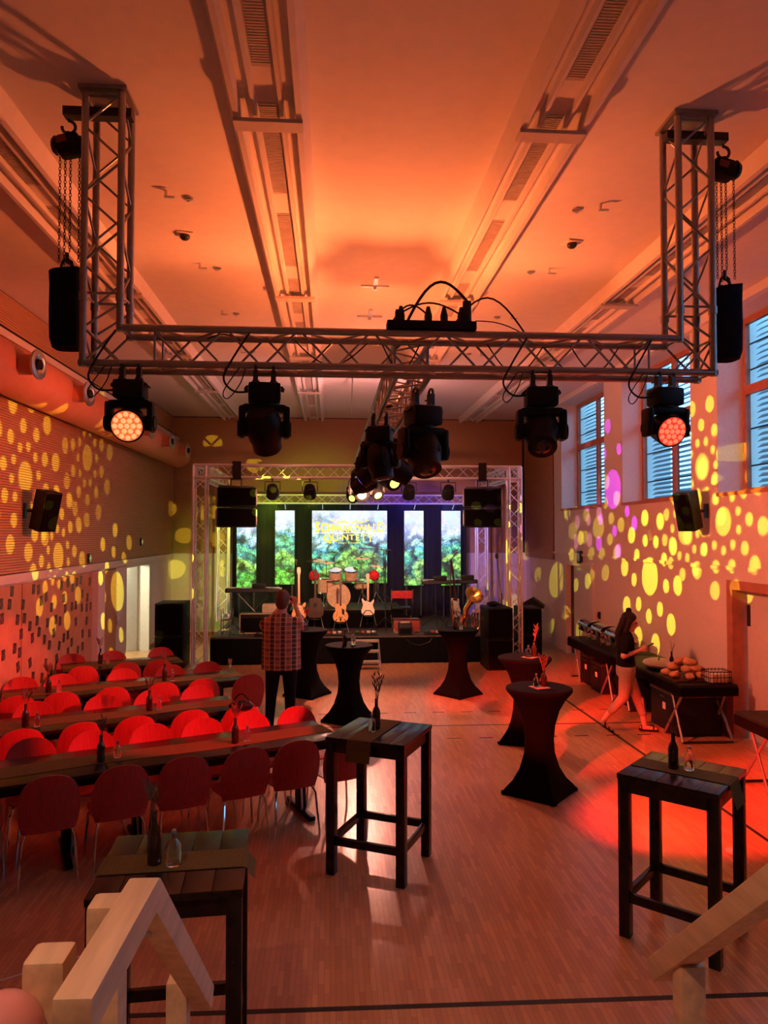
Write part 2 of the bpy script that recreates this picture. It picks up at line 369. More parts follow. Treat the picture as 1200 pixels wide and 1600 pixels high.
struct(cor.build('wall_corridor', 'plaster', smooth=0))
struct(MB().b2(XL-2.4, XL-.5, 14.0, 18.5, -.1, -.001).build('floor_corridor', 'trim_paint', smooth=0))
cl = tag(MB().lathe([(.02, 0), (.16, .01), (.18, .05), (.18, .07)], 20).build('ceiling_lamp', 'text_white', None, (XL-1.2, 16.0, 2.33)), 'round white ceiling lamp in the corridor behind the left doorway', 'lamp')
cd = bpy.data.lights.new('corridor_light', 'POINT'); cd.energy = 130; cd.color = (.9, 1, .75); cd.shadow_soft_size = .15
co_ = bpy.data.objects.new('corridor_light', cd); COL.objects.link(co_); co_.location = (XL-1.2, 16.0, 2.15)
# ---- back wall
wb = struct(MB().b2(XL-.3, XR+.3, YB, YB+.3, 0, ZC).build('wall_back', 'plaster', smooth=0))
MB().b2(XL+.05, XR-.05, YB-.02, YB, 2.12, ZC).build('backing', 'felt', wb, smooth=0)
slats('slat_panel', wb, 'x', YB-.02, XL+.05, XR-.12, 2.13, ZC-.01, -1)
struct(MB().b2(XL+.02, XR, YB-.03, YB, 0, .1).build('baseboard_back', 'window_wood', smooth=0))
struct(MB().b2(XL, XL+.02, 17.05, YB-.05, 0, .1).build('baseboard_left', 'window_wood', smooth=0))
wf = struct(MB().b2(XL-.3, XR+.3, YF-.3, YF, 0, ZC).build('wall_front', 'plaster', smooth=0))
# ---- right wall with windows
WIN = [(13.67, 16.28), (10.29, 12.8), (6.95, 9.55), (3.6, 6.2), (.25, 2.85)]
ZS, ZT, TH = 3.17, 5.53, .45
wr = MB()
def seg(y0, y1, z0, z1): wr.b2(XR, XR+TH, y0, y1, z0, z1)
seg(YF, 7.3, 0, ZS); seg(7.3, 9.2, 1.93, ZS); seg(9.2, 14.35, 0, ZS); seg(14.35, 15.95, 1.96, ZS); seg(15.95, YB, 0, ZS); seg(YF, YB, ZT, ZC)
e = sorted([YF]+[y for ab in WIN for y in ab]+[YB])
for i in range(0, len(e), 2): seg(e[i], e[i+1], ZS, ZT)
wr = struct(wr.build('wall_right', 'plaster', smooth=0))
MB().b2(XR-.02, XR-.001, 16.85, YB-.05, 2.02, ZC-.01).build('backing', 'felt', wr, smooth=0)
slats('slat_panel', wr, 'y', XR-.02, 16.85, YB-.05, 2.03, ZC-.02, -1)
struct(MB().b2(XR-.035, XR-.001, YF, 16.83, 2.16, 2.21).build('trim_4', 'plaster', smooth=0))
struct(MB().b2(XR-.09, XR-.001, YF, 16.83, ZT+.005, ZC-.001).build('trim_5', 'ceiling_paint', smooth=0))
for i, (y0, y1) in enumerate(WIN):
    x = XR+.36
    f = MB(); t = .075
    f.b2(x, x+.07, y0, y0+t, ZS, ZT); f.b2(x, x+.07, y1-t, y1, ZS, ZT); f.b2(x, x+.07, y0+t, y1-t, ZS, ZS+t); f.b2(x, x+.07, y0+t, y1-t, ZT-t, ZT)
    wdw = struct(f.build('window_%d' % (i+1), 'window_wood', smooth=0))
    ym = y0+(y1-y0)*.5
    MB().b2(x-.01, x+.06, y0+t, y1-t, 4.50, 4.62).build('transom', 'window_wood', wdw, smooth=0)
    MB().b2(x-.012, x+.058, ym-.055, ym+.055, ZS+t, ZT-t).build('mullion', 'window_wood', wdw, smooth=0)
    MB().b2(XR-.03, x+.01, y0+.001, y1-.001, ZS-.035, ZS+.012).build('sill', 'window_wood', wdw, smooth=0)
    for (a, b_) in ((y0+t, ym-.055), (ym+.055, y1-t)):
        for (c, d_) in ((ZS+t, 4.50), (4.62, ZT-t)):
            MB().b2(x+.03, x+.036, a, b_, c, d_).build('pane', 'pane_glass', wdw, smooth=0)
    for zz in (3.55, 4.05, 4.85, 5.2): MB().cyl((x+.10, y0, zz), (x+.10, y1, zz), .012, n=6).build('guard_bar', 'dark_steel', wdw)
    bl = MB(); n = int((ZT-ZS)/.078)
    for k in range(n+1): bl.box((x+.17, (y0+y1)/2-.05, ZS+.02+k*.078), (.085, y1-y0-.12, .004), (0, R(-38), 0))
    o = bl.build('blind_slats', 'blind', wdw, smooth=0); o['kind'] = 'stuff'
rv = MB()
for y0, y1 in WIN:
    for yy in (y0-.12, y1+.02): rv.b2(XR+TH+.001, XR+TH+.45, yy, yy+.1, ZS-.3, ZC+.3)
struct(rv.build('wall_outside_reveal', 'white_plastic', smooth=0))
# doors on the right wall
f = MB()
f.b2(XR-.03, XR+.2, 9.185, 9.32, 0, 2.03); f.b2(XR-.03, XR+.2, 7.18, 7.315, 0, 2.03); f.b2(XR-.031, XR+.199, 7.32, 9.18, 1.915, 2.03)
d4 = struct(f.build('door_4', 'window_wood', smooth=0))
MB().b2(XR+.16, XR+.20, 7.32, 9.16, .01, 1.91).build('leaf', 'door_paint', d4, smooth=0)
MB().b2(XR+.145, XR+.165, 9.09, 9.15, 1.45, 1.72).build('hinge', 'dark_steel', d4, smooth=0)
f = MB(); f.b2(XR-.03, XR+.12, 15.935, 16.05, 0, 2.03); f.b2(XR-.03, XR+.12, 14.25, 14.365, 0, 2.03); f.b2(XR-.031, XR+.119, 14.37, 15.93, 1.945, 2.03)
d3 = struct(f.build('door_3', 'plaster', smooth=0))
MB().b2(XR+.08, XR+.12, 14.37, 15.72, .01, 1.94).build('leaf', 'door_paint', d3, smooth=0)
MB().b2(XR+.085, XR+.115, 15.73, 15.93, .01, 1.94).build('dark_gap', 'dark_wood', d3, smooth=0)  # dark strip painting the shaded gap beside the slightly open leaf
MB().cbox((XR+.06, 14.5, 1.0), (.05, .12, .03), .008).build('handle', 'dark_steel', d3)
# landing and steps below the camera
ld = MB(); ld.b2(-2.0, 2.6, YF, 1.7, 0, .9)
struct(ld.build('floor_landing', 'rail_wood', smooth=0))
for k in range(4): struct(MB().b2(-.55, 1.3, 1.7+k*.22, 1.92+k*.22, 0, .72-k*.18).build('floor_step_%d' % (k+1), 'rail_wood', smooth=0))

hl = thing('ceiling_lamp', 'added unseen downlight above the landing, brightening the handrails', 'lamp', (-1.5, .6, ZC))  # lamp added out of view to brighten the handrails
MB().lathe([(.02, -.06), (.10, -.06), (.12, -.05), (.12, -.03)], 20).build('lens', 'text_white', hl); MB().lathe([(.13, -.04), (.13, 0)], 20).build('base', 'white_plastic', hl)
spot('rail_fill_light', (-1.5, .6, ZC-.08), (.25, 1.9, 1.3), 280, (1, .52, .33), 62, .8, .08)
# ---- long ribbed lighting channels on the ceiling
PROF = [(-.285, 0), (-.235, -.135), (-.195, -.14), (-.18, -.05), (-.115, -.05), (-.105, -.10), (-.08, -.10), (-.07, -.06), (.07, -.06), (.08, -.10), (.105, -.10), (.115, -.05), (.18, -.05), (.195, -.14), (.235, -.135), (.285, 0)]
CH = [(-2.5, 'left wall'), (-.44, 'left side'), (1.57, 'right side'), (3.6, 'windows')]
LBL = ['ribbed white lighting channel on the ceiling nearest the air duct', 'ribbed white ceiling lighting channel just left of the central truss', 'ribbed white ceiling lighting channel just right of the central truss', 'ribbed white ceiling lighting channel nearest the windows']
gm = None
for (x, _), lb in zip(CH, LBL):
    t = thing('ceiling_lighting_channel', lb, 'light channel', (x, 0, ZC-.001), 0, 'ribbed channels along the ceiling')
    b = MB(); b.loft([[(px, -2.8, pz) for px, pz in PROF], [(px, 19.0, pz) for px, pz in PROF]]); b.build('housing', 'ceiling_paint', t, smooth=0)
    y = -2.0; k = 0
    while y < 18.0:
        g = MB(); g.b2(-.062, .062, 0, 1.35, -.064, -.058)
        for q in range(52): g.b2(-.058, .058, .03+q*.025, .045+q*.025, -.070, -.064)
        if gm is None: gm = g.mesh('louvre', 0); gm.materials.append(MATS['grille'])
        put('louvre', gm, None, t, (0, y, 0)); y += 1.75
    for yb in (1.4, 5.05, 8.9, 12.0, 15.0):
        MB().b2(-.24, .24, yb, yb+.13, -.165, -.138).build('bracket', 'trim_paint', t, smooth=0)
# ---- air duct with nozzles
t = thing('air_duct', 'round salmon painted air duct with nozzles along the left wall', 'duct', (-3.77, 0, 4.56))
b = MB(); b.cyl((0, -2.9, 0), (0, 18.5, 0), .30, n=32); b.build('duct_body', 'duct_paint', t)
rg = MB()
rp_ = MB()
for k in range(150): rp_.loft([[((.30+.004*(j == 1))*math.cos(a), yy, (.30+.004*(j == 1))*math.sin(a)) for a in (2*PI*i/24 for i in range(24))] for j, yy in enumerate((3.0+k*.1, 3.04+k*.1, 3.08+k*.1))], cap=False)
o = rp_.build('spiral_seam', 'duct_paint', t); o['kind'] = 'stuff'
for yy in (5.0, 6.75, 8.5, 10.25, 12.0, 13.75, 15.5, 17.2):
    nz = MB().cyl((.2, yy, -.02), (.47, yy, -.02), .115, n=20).build('nozzle', 'duct_paint', t)
    X = Matrix.Translation((.47, yy, -.02)) @ aim((1, -.12, 0))
    MB().lathe([(.10, -.005), (.165, 0), (.17, .012), (.165, .022), (.115, .03), (.085, .012)], 24, X).build('flange', 'steel', nz)
    MB().lathe([(.06, .0), (.06, .04), (.04, .045)], 16, X).build('core', 'black', nz)
for yy in (5.9, 9.4, 12.9, 16.4): MB().cyl((0, yy, -.306), (0, yy, .2), .006, n=6).build('hanger', 'steel', t)
# ================================================================== TRUSSES
S, CR, BR = .24, .025, .0085
def truss(parent, p0, p1, up=(0, 0, 1), pitch=.245, phase=0, chord='chord', brace='brace', r=CR, rb=BR, s=S, mat='alu_shaded', faces=(0, 1, 2, 3)):
    """square lattice truss from p0 to p1 (centre line)"""
    P0, P1 = Vector(p0), Vector(p1); d = (P1-P0); Ln = d.length; d.normalize(); u = Vector(up); w_ = d.cross(u).normalized()
    h = s/2; cs = [(w_*-h+u*-h), (w_*h+u*-h), (w_*h+u*h), (w_*-h+u*h)]
    for c in cs: rod(chord, P0+c, P1+c, r, mat, parent, 10)
    n = max(2, round(Ln/pitch))
    for fi in faces:
        a, b = cs[fi], cs[(fi+1) % 4]
        for k in range(n):
            q0, q1 = (a, b) if (k+fi+phase) % 2 == 0 else (b, a)
            rod(brace, P0+d*(Ln*k/n+.01)+q0, P0+d*(Ln*(k+1)/n-.01)+q1, rb, mat, parent, 6)
    for e in (P0+d*.03, P1-d*.03):
        for i in range(4): rod('end_strut', e+cs[i], e+cs[(i+1) % 4], rb, mat, parent, 6)
TL, TR, YT = -1.53, 2.58, 5.12
t = thing('hanging_truss', 'big U-shaped aluminium lattice truss hung in front from the ceiling', 'truss', (0, 0, 3.78))
def zz(z): return z-3.78
truss(t, (TL, YT, zz(4.22)), (TL, YT, zz(5.62)), (0, 1, 0))
truss(t, (TR, YT, zz(4.22)), (TR, YT, zz(5.62)), (0, 1, 0))
truss(t, (TL+.32, YT, .12), (TR-.32, YT, .12))
for X, sg in ((TL, 1), (TR, -1)):       # corner blocks
    for y in (YT-.12, YT+.12):
        rod('chord', (X-sg*.12, y, -.025), (X-sg*.12, y, .44), CR, 'alu_shaded', t, 10)
        rod('chord', (X-sg*.145, y, 0), (X+sg*.32, y, 0), CR, 'alu_shaded', t, 10)
        rod('chord', (X+sg*.12, y, .24), (X+sg*.32, y, .24), CR, 'alu_shaded', t, 10)
        rod('chord', (X+sg*.12, y, .215), (X+sg*.12, y, .44), CR, 'alu_shaded', t, 10)
        rod('brace', (X-sg*.12, y, .24), (X+sg*.12, y, 0), BR, 'alu_shaded', t, 6); rod('brace', (X-sg*.12, y, 0), (X+sg*.12, y, .24), BR, 'alu_shaded', t, 6)
        rod('brace', (X-sg*.12, y, .24), (X+sg*.12, y, .40), BR, 'alu_shaded', t, 6)
    for z in (.0, .24): rod('brace', (X-sg*.12, YT-.12, z), (X-sg*.12, YT+.12, z), BR, 'alu_shaded', t, 6); rod('brace', (X+sg*.12, YT-.12, z), (X+sg*.12, YT+.12, z), BR, 'alu_shaded', t, 6)
    rod('brace', (X-sg*.12, YT-.12, .22), (X-sg*.12, YT+.12, .02), BR, 'alu_shaded', t, 6)
    MB().b2(X-.16, X+.16, YT-.16, YT+.16, zz(5.622), zz(5.648)).build('end_plate', 'alu_shaded', t, smooth=0)
    MB().b2(min(X-.30*sg, X+.16*sg), max(X-.30*sg, X+.16*sg), YT-.04, YT+.04, zz(5.50), zz(5.56)).build('hoist_bar', 'dark_steel', t, smooth=0)
    for y in (YT-.12, YT+.12):
        for xx in (X-.12, X+.12): rod('coupler', (xx, y, zz(4.20)), (xx, y, zz(4.25)), .031, 'alu_shaded', t, 10)
# centre truss to the stage
XCm = .585
t = thing('centre_truss', 'long aluminium truss running from front truss to stage truss', 'truss', (XCm, 0, 3.78))
truss(t, (0, YT+.15, .12), (0, 14.38, .12))
# stage truss frames
YS, YR = 14.75, 17.75
SL, SR = -2.57, 3.72
t = thing('stage_front_truss', 'aluminium goal-post truss framing the front of the stage', 'truss', (0, YS, 0))
truss(t, (SL, 0, .03), (SL, 0, 3.72), (0, 1, 0), .26, mat='alu_lit'); truss(t, (SR, 0, .03), (SR, 0, 3.72), (0, 1, 0), .26, mat='alu_lit')
truss(t, (SL-.12, 0, 3.86), (SR+.12, 0, 3.86), (0, 0, 1), .26, mat='alu_lit')
for X in (SL, SR):
    for a in (-.12, .12):
        for b_ in (-.12, .12): rod('chord', (X+a, b_, 3.70), (X+a, b_, 3.98), CR, 'alu_lit', t, 10)
    MB().b2(X-.2, X+.2, -.2, .2, .0, .012).build('base_plate', 'alu_lit', t, smooth=0)
t = thing('stage_rear_truss', 'rear aluminium truss towers and side beams behind the stage front', 'truss', (0, YR, 0))
RL, RR = -2.57+.02, 3.72-.05
truss(t, (RL, 0, .56), (RL, 0, 3.72), (0, 1, 0), .28, mat='alu_lit'); truss(t, (RR, 0, .56), (RR, 0, 3.72), (0, 1, 0), .28, mat='alu_lit')
for X in (RL, RR): truss(t, (X, -2.85, 3.86), (X, .12, 3.86), (0, 0, 1), .28, mat='alu_lit')
t = thing('screen_truss', 'slim horizontal truss above the video screens', 'truss', (0, 17.75, 3.45))
truss(t, (RL+.13, 0, 0), (RR-.13, 0, 0), (0, 0, 1), .26, s=.20, r=.02, rb=.008, mat='alu_lit')
for x in (-2.05, -1.1, -.2, .47, 1.15, 2.05, 3.0): MB().tube([(x, 0, -.1), (x, .3, -.22)], .012).build('screen_hanger', 'steel', t)

# ================================================================== CHAIN HOISTS
def hoist(X, side, label, blabel):
    t = thing('chain_hoist', label, 'chain hoist', (X, YT, 5.49), 0, 'chain hoists on the truss towers')
    h = MB(); pts = [(0, 0, .0)]+[(.045*math.sin(a), 0, -.06+.045*math.cos(a)) for a in (R(q) for q in range(0, 300, 25))]
    h.tube(pts, .011, 8); h.build('hook', 'dark_steel', t)
    b = MB(); b.cbox((-side*.01, 0, -.19), (.17, .13, .14), .04, rot=(0, R(side*14), 0)); b.cyl((.085, 0, -.19), (.115, 0, -.19), .07, .05, 14); b.cyl((-.085, 0, -.19), (-.105, 0, -.19), .065, .045, 14); b.cyl((0, 0, -.10), (0, 0, -.13), .03)
    b.build('housing', 'black', t)
    MB().cbox((-.03, -.068, -.175), (.07, .006, .05), .002, rot=(0, R(side*14), 0)).build('name_plate', 'case_ply', t)
    if 'lk' not in _cyl:
        lk = MB(); p = [(.0075*math.cos(a), 0, .014*math.sin(a)) for a in (2*PI*i/10 for i in range(11))]
        lk.tube(p, .0026, 5); me = lk.mesh('chain_link'); me.materials.append(MATS['dark_steel']); _cyl['lk'] = me
    me0 = _cyl['lk']
    for dx, bot in ((-.055, -.98), (-.02, -1.02), (.015, -.93), (.075, -1.0)):
        c = MB(); k = 0; z = -.26
        while z > bot:
            X2 = Matrix.Translation((dx, .0, z)) @ Matrix.Rotation(PI/2*(k % 2), 4, 'Z')
            c.add([v.co for v in me0.vertices], [tuple(p.vertices) for p in me0.polygons], X2); z -= .0225; k += 1
        o = c.build('chain', 'dark_steel', t); o['kind'] = 'stuff'
    h = MB(); h.tube([(.0, 0, -.93), (.0, 0, -1.0)]+[(.035*math.sin(a), 0, -1.03+.035*math.cos(a)) for a in (R(q) for q in range(0, 280, 28))], .012, 8); h.build('load_hook', 'dark_steel', t)
    g = thing('chain_bag', blabel, 'bag', (X, YT, 3.90), 0, 'chain bags below the hoists')
    rings = []
    for z, sx, sy in ((.02, .05, .05), (.0, .085, .085), (.06, .10, .10), (.25, .102, .10), (.42, .098, .095), (.53, .104, .09), (.53, .094, .08), (.50, .09, .078)):
        rings.append([(sx*(abs(math.cos(a))**.6)*(1 if math.cos(a) > 0 else -1)+.015*side*(z-.2), sy*(abs(math.sin(a))**.6)*(1 if math.sin(a) > 0 else -1), z+(.02*math.cos(a) if z > .5 else 0)) for a in (2*PI*j/24 for j in range(24))])
    MB().loft(rings).build('bag_body', 'bag_navy', g)
    MB().tube([(-.05, -.0, .52), (-.03, 0, .60), (.0, 0, .62), (.03, 0, .60), (.05, 0, .52)], .008).build('strap', 'black', g)
hoist(-1.80, -1, 'black chain hoist hooked beside the left truss tower', 'long black fabric chain bag hanging left of left truss tower')
hoist(2.86, 1, 'black chain hoist hooked beside the right truss tower', 'dark navy chain bag hanging right of right truss tower')
# ================================================================== STAGE LIGHTS
def moving_head(loc, rz, direction, label, kind='dark', scale=1., group='moving heads on the trusses'):
    """yoke lamp hanging from its two clamps; direction = where the head looks (world)"""
    t = thing('moving_head_light', label, 'stage light', loc, rz, group); t.scale = (scale,)*3
    for x in (-.055, .055):
        c = MB(); c.box((x, 0, -.045), (.03, .05, .07)); c.tube([(x, .028*math.sin(a), -.005+.028*math.cos(a)+.0) for a in (R(q) for q in range(-100, 130, 23))], .009, 6); c.cyl((x, .02, -.04), (x, .075, -.04), .006, n=6); c.cyl((x-.02, 0, -.08), (x+.02, 0, -.095), .03, .02, 10)
        c.build('clamp', 'dark_steel', t)
    b = MB(); b.cbox((0, 0, -.155), (.20, .17, .125), .022); b.cyl((0, 0, -.21), (0, 0, -.235), .07, n=16)
    b.build('base', 'black', t)
    for x in (-.105, .105): MB().tube([(x, -.05, -.12), (x*1.12, -.03, -.13), (x*1.12, .03, -.13), (x, .05, -.12)], .008, 6).build('handle', 'black', t)
    y = MB(); y.cbox((0, 0, -.25), (.27, .115, .05), .02)
    for s in (-1, 1): y.cbox((s*.137, 0, -.335), (.042, .12, .20), .02); y.cyl((s*.10, 0, -.375), (s*.165, 0, -.375), .05, n=16)
    y.build('yoke', 'black', t)
    D = Matrix.Rotation(-rz, 3, 'Z') @ Vector(direction).normalized()
    X = Matrix.Translation((0, 0, -.375)) @ aim(D)
    h = MB()
    if kind in ('wash', 'wash_red'):
        h.lathe([(.03, -.11), (.075, -.10), (.098, -.06), (.106, 0), (.106, .05), (.110, .06), (.112, .085), (.104, .088)], 28, X)
    else:
        h.lathe([(.03, -.15), (.075, -.14), (.108, -.08), (.115, 0), (.105, .06), (.092, .10), (.092, .15), (.086, .152)], 24, X)
        h.box((0, .06, -.02), (.16, .05, .16), X=X)
    h = h.build('head', 'black', t)
    if kind in ('wash', 'wash_red'):
        m, m2 = ('led_orange', 'led_cell') if kind == 'wash' else ('led_red', 'led_cell_red')
        MB().lathe([(.001, .086), (.101, .086), (.101, .09), (.001, .0905)], 28, X).build('lens_plate', m, h)
        cell = MB().lathe([(.0165, .0), (.016, .005), (.011, .009), (.004, .0105)], 12).mesh('lens_cell'); cell.materials.append(MATS[m2])
        for n_, r_ in ((1, 0), (6, .040), (12, .079)):
            for k in range(n_):
                a = 2*PI*k/n_
                o = put('lens_cell', cell, None, h); o.matrix_local = X @ Matrix.Translation((r_*math.cos(a), r_*math.sin(a), .0902))
    else:
        m = {'dark': 'lens_dark', 'yellow': 'lens_yellow', 'white': 'lens_white', 'violet': 'lens_violet'}[kind]
        MB().lathe([(.001, .150), (.050, .150), (.056, .153), (.05, .158), (.02, .163)], 24, X).build('lens', m, h)
    t['pivot'] = 1; del t['pivot']
    return t
ZB = 3.765     # underside of the lower chords
def cable_drop(pts, parent=None, r=.006): return pts
YH = YT-.12
wl_ = moving_head((-1.335, YH, ZB-.01), 0, (.0, -.93, -.36), 'round LED wash light glowing orange under left end of front truss', 'wash')
moving_head((-.45, YH, ZB-.01), R(6), (.08, .75, -.75), 'dark moving head light under the left half of the front truss', 'dark', 1.08)
moving_head((1.455, YH, ZB-.01), R(-5), (-.15, -.72, -.80), 'dark moving head light under the right half of the front truss', 'dark', 1.08)
wr_ = moving_head((2.345, YH, ZB-.01), R(8), (.10, -.93, -.36), 'round LED wash light glowing red under right end of front truss', 'wash_red')
# heads below the centre truss (pivot sits .41 below the clamp)
XA, XB = XCm-.12, XCm+.12
HEADS = [
 (XB+.02, 5.75, 20, (.1, -.55, -.85), 'dark', 1.25, 'big dark moving head, nearest one on right of the central truss'),
 (XA, 6.95, -15, (.15, -.12, -1), 'dark', 1.15, 'dark moving head pointing straight down, nearest on left of centre truss'),
 (XB, 7.85, 10, (.85, .1, -.55), 'dark', 1.15, 'dark moving head tilted right, second on right of centre truss'),
 (XA, 8.1, -20, (-.8, .2, -.6), 'violet', 1.15, 'moving head with faint violet lens on left of centre truss'),
 (XB, 9.0, 12, (.35, -.75, -.45), 'yellow', 1.15, 'moving head with bright yellow lens on right of centre truss'),
 (XA, 10.3, -12, (-.9, .2, -.35), 'dark', 1.15, 'dark moving head turned to the left wall below centre truss'),
 (XA, 11.6, 0, (.1, -.85, -.42), 'white', 1.2, 'moving head with brightest pale lens facing forward, far down centre truss'),
 (XB, 11.9, 8, (.3, -.7, -.6), 'yellow', 1.1, 'moving head with small yellow lens behind brightest one, right side'),
 (XA, 13.7, 0, (-.45, -.75, -.4), 'yellow', 1.1, 'farthest moving head on centre truss, green-yellow lens turned left'),
]
for x, y, a, d, k, s, lb in HEADS: moving_head((x, y, ZB-.005), R(a), d, lb, k, s)
# beams of the heads: gobo projections on both walls
YEL = (1, .86, .05)
def beam(src, dst, watt, rc, color=YEL, phase=0., rings=RINGS, cone=34):
    gobo(spot('gobo_beam', src, dst, watt*1.5, color, cone, .05, 0.), rc, rings, phase)
HZ = 3.28
beam((.10, 9.0, HZ), (XL, 10.11, 3.39), 420, .050, phase=.2)
beam((.10, 10.3, HZ), (XL, 11.34, 2.29), 420, .047, phase=.5)
beam((.10, 11.4, HZ), (XL, 14.41, 1.52), 650, .066, phase=.1, rings=[(8, 2.1, .34, 0), (9, 3.3, .42, .3)])
beam((.10, 11.0, HZ), (XL, 12.6, 3.9), 200, .05, phase=.9)
beam((1.05, 9.1, HZ), (XR, 9.97, 3.57), 420, .044, phase=.3)
beam((1.05, 8.6, HZ), (XR, 9.43, 2.80), 420, .046, phase=.0)
beam((1.05, 9.6, HZ), (XR, 10.5, 2.67), 400, .046, phase=.45, rings=RINGS[:2])
beam((1.05, 11.0, HZ), (XR, 11.71, 1.94), 560, .068, phase=.25, rings=[(9, 2.0, .36, 0), (10, 3.3, .5, .2)], cone=34)
beam((1.05, 12.2, HZ), (XR, 16.68, 1.57), 420, .062, phase=.7, rings=[(8, 2.4, .4, 0), (9, 4.2, .5, .2)])
beam((1.05, 11.9, HZ), (XR, 13.25, 3.45), 420, .085, (.62, .04, 1), .6, [(7, 2.1, .30, 0), (8, 3.2, .38, .4)])

beam((.05, 12.6, HZ), (-3.2, YB, 3.3), 620, .045, phase=.4, rings=[(7, 2.6, .6, 0), (9, 5.0, .7, .2)])
beam((1.1, 10.2, HZ), (XR, 14.0, 2.75), 300, .040, phase=.15, rings=[(8, 2.4, .55, 0), (10, 4.2, .7, .2)])
beam((1.1, 12.9, HZ), (XR, 14.9, 3.4), 160, .05, (1, .35, .6), .5, [(6, 2.6, .6, 0), (8, 4.4, .7, .3)])
# wash on the ceiling from the uplighters standing on the centre truss
def uplight(y, label, beams, col, z=4.10):
    t = thing('uplighter', label, 'stage light', (XCm, y, z-.055), 0, 'uplighters on the centre truss')
    MB().cbox((0, 0, .03), (.2, .14, .05), .012).build('housing', 'black', t)
    MB().b2(-.08, .08, -.05, .05, .056, .062).build('lens', 'led_orange', t, smooth=0)
    for s in (-1, 1): MB().box((s*.112, 0, .0), (.012, .04, .09)).build('bracket', 'dark_steel', t, smooth=0)
    for az, tilt, watt, size in beams:
        d = Vector((math.sin(R(az))*math.sin(R(tilt)), math.cos(R(az))*math.sin(R(tilt)), math.cos(R(tilt))))
        spot('uplight', (XCm, y, z+.03), Vector((XCm, y, z+.03))+d, watt, col, size, 1., .08)
ORG = (1, .19, .052)
uplight(8.3, 'small uplighter on top of the centre truss, nearest one', [(180, 62, 470, 80), (125, 62, 480, 80), (235, 62, 480, 80), (70, 58, 260, 80), (290, 58, 260, 80), (0, 0, 60, 165), (0, 60, 220, 100)], ORG)
uplight(11.4, 'small added uplighter on top of the centre truss, middle one', [(90, 58, 150, 90), (270, 58, 150, 90), (180, 40, 110, 90)], (1, .22, .11))  # lamp added to even out the ceiling wash
uplight(13.6, 'small added uplighter on top of the centre truss, farthest one', [(0, 40, 120, 120), (80, 58, 150, 90), (280, 58, 150, 90)], (1, .36, .34))  # pinkish lamp added to lift the ceiling near the stage
spot('floor_wash', (.55, 14.55, 3.62), (.6, 9.4, 0), 1000, (1, .36, .25), 66, .9, .1)
spot('stage_fill', (XCm, 10.6, 3.3), (XCm, 15.6, 1.8), 1000, (1, .40, .22), 76, .9, .08)  # added light without a lamp body, brightens the stage front
# soft washes from the dark heads onto both side walls
spot('wall_wash', (1.0, 7.9, 3.3), (XR, 10.2, 2.4), 420, (1, .19, .11), 110, .9, .1)
spot('wall_wash', (.15, 8.3, 3.3), (XL, 9.8, 2.6), 420, (1, .16, .085), 95, .9, .1)
spot('wash_beam', (-1.335, YH-.05, 3.26), (3.95, 7.0, 0), 10000, (1, .030, .016), 22, .7, .06)
# wash heads throwing red on the floor and chairs
spot('wash_beam', (2.345, YH-.02, 3.28), (-2.15, 8.05, .75), 5000, (1, .020, .014), 27, .12, .06)
t = thing('wash_light', 'red wash light hanging from the ceiling above the landing', 'stage light', (-1.42, 2.35, 3.62))
MB().cyl((0, 0, .1), (0, 0, 2.02), .02).build('drop_pole', 'dark_steel', t)
MB().lathe([(.05, -.1), (.11, -.08), (.12, .08), (.11, .085)], 24, aim((4.4, 6.2, -3.6))).build('housing', 'black', t)
MB().tube([(-.13, 0, -.02), (-.13, 0, .1), (.13, 0, .1), (.13, 0, -.02)], .012).build('yoke', 'black', t)
MB().lathe([(.001, .08), (.1, .086), (.1, .09), (.001, .09)], 24, aim((4.4, 6.2, -3.6))).build('lens', 'led_red', t)
for tg, wt, sz in (((3.75, 11.7, 0), 12000, 11), ((2.35, 12.5, 0), 9000, 8), ((3.5, 9.2, 0), 5000, 11)):
    spot('wash_beam', (-1.32, 2.5, 3.54), tg, wt, (1, .030, .016), sz, .6, .07)
# ================================================================== POWER BOX AND CABLES ON THE FRONT TRUSS
t = thing('power_distributor', 'black power distribution bar with plugs on top of front truss', 'power box', (.69, YT-.10, 4.045))
MB().cbox((0, 0, .03), (.62, .11, .06), .01).build('housing', 'black', t)
for x in (-.21, -.02, .09, .21): MB().lathe([(.027, 0), (.027, .05), (.02, .075), (.012, .11)], 12, Matrix.Translation((x, 0, .058))).build('plug', 'rubber', t)
MB().cbox((-.22, 0, .1), (.06, .06, .08), .008).build('socket', 'rubber', t); MB().cyl((.25, 0, .05), (.25, 0, .21), .033, .030, 12).build('main_plug', 'rubber', t)
def arc(p, q, h, n=12, sw=0): 
    P, Q = Vector(p), Vector(q)
    return [P.lerp(Q, i/n)+Vector((0, sw*math.sin(PI*i/n), h*math.sin(PI*i/n))) for i in range(n+1)]
def smooth_path(pts, k=6):                     # Catmull-Rom through the points
    P = [Vector(q) for q in pts]
    if len(P) > 8: return P
    P = [P[0]]+P+[P[-1]]; out = []
    for i in range(1, len(P)-2):
        a, b, c, d = P[i-1:i+3]
        for j in range(k):
            s = j/k; out.append(.5*((2*b)+(c-a)*s+(2*a-5*b+4*c-d)*s*s+(3*b-a-3*c+d)*s**3))
    return out+[P[-2]]
def cable(pts, label, r=.0065, cat='cable', grp='black cables on the front truss'): 
    return tag(MB().tube(smooth_path(pts), r, 6).build('cable', 'rubber'), label, cat, grp)
yc = YT-.10
cable(arc((.50, yc, 4.06), (.94, yc, 4.26), .22), 'thickest black cable arching highest over the power bar', .010)
cable(arc((.38, yc, 4.03), (.66, yc, 4.16), .12), 'thin black cable looping at left over power bar')
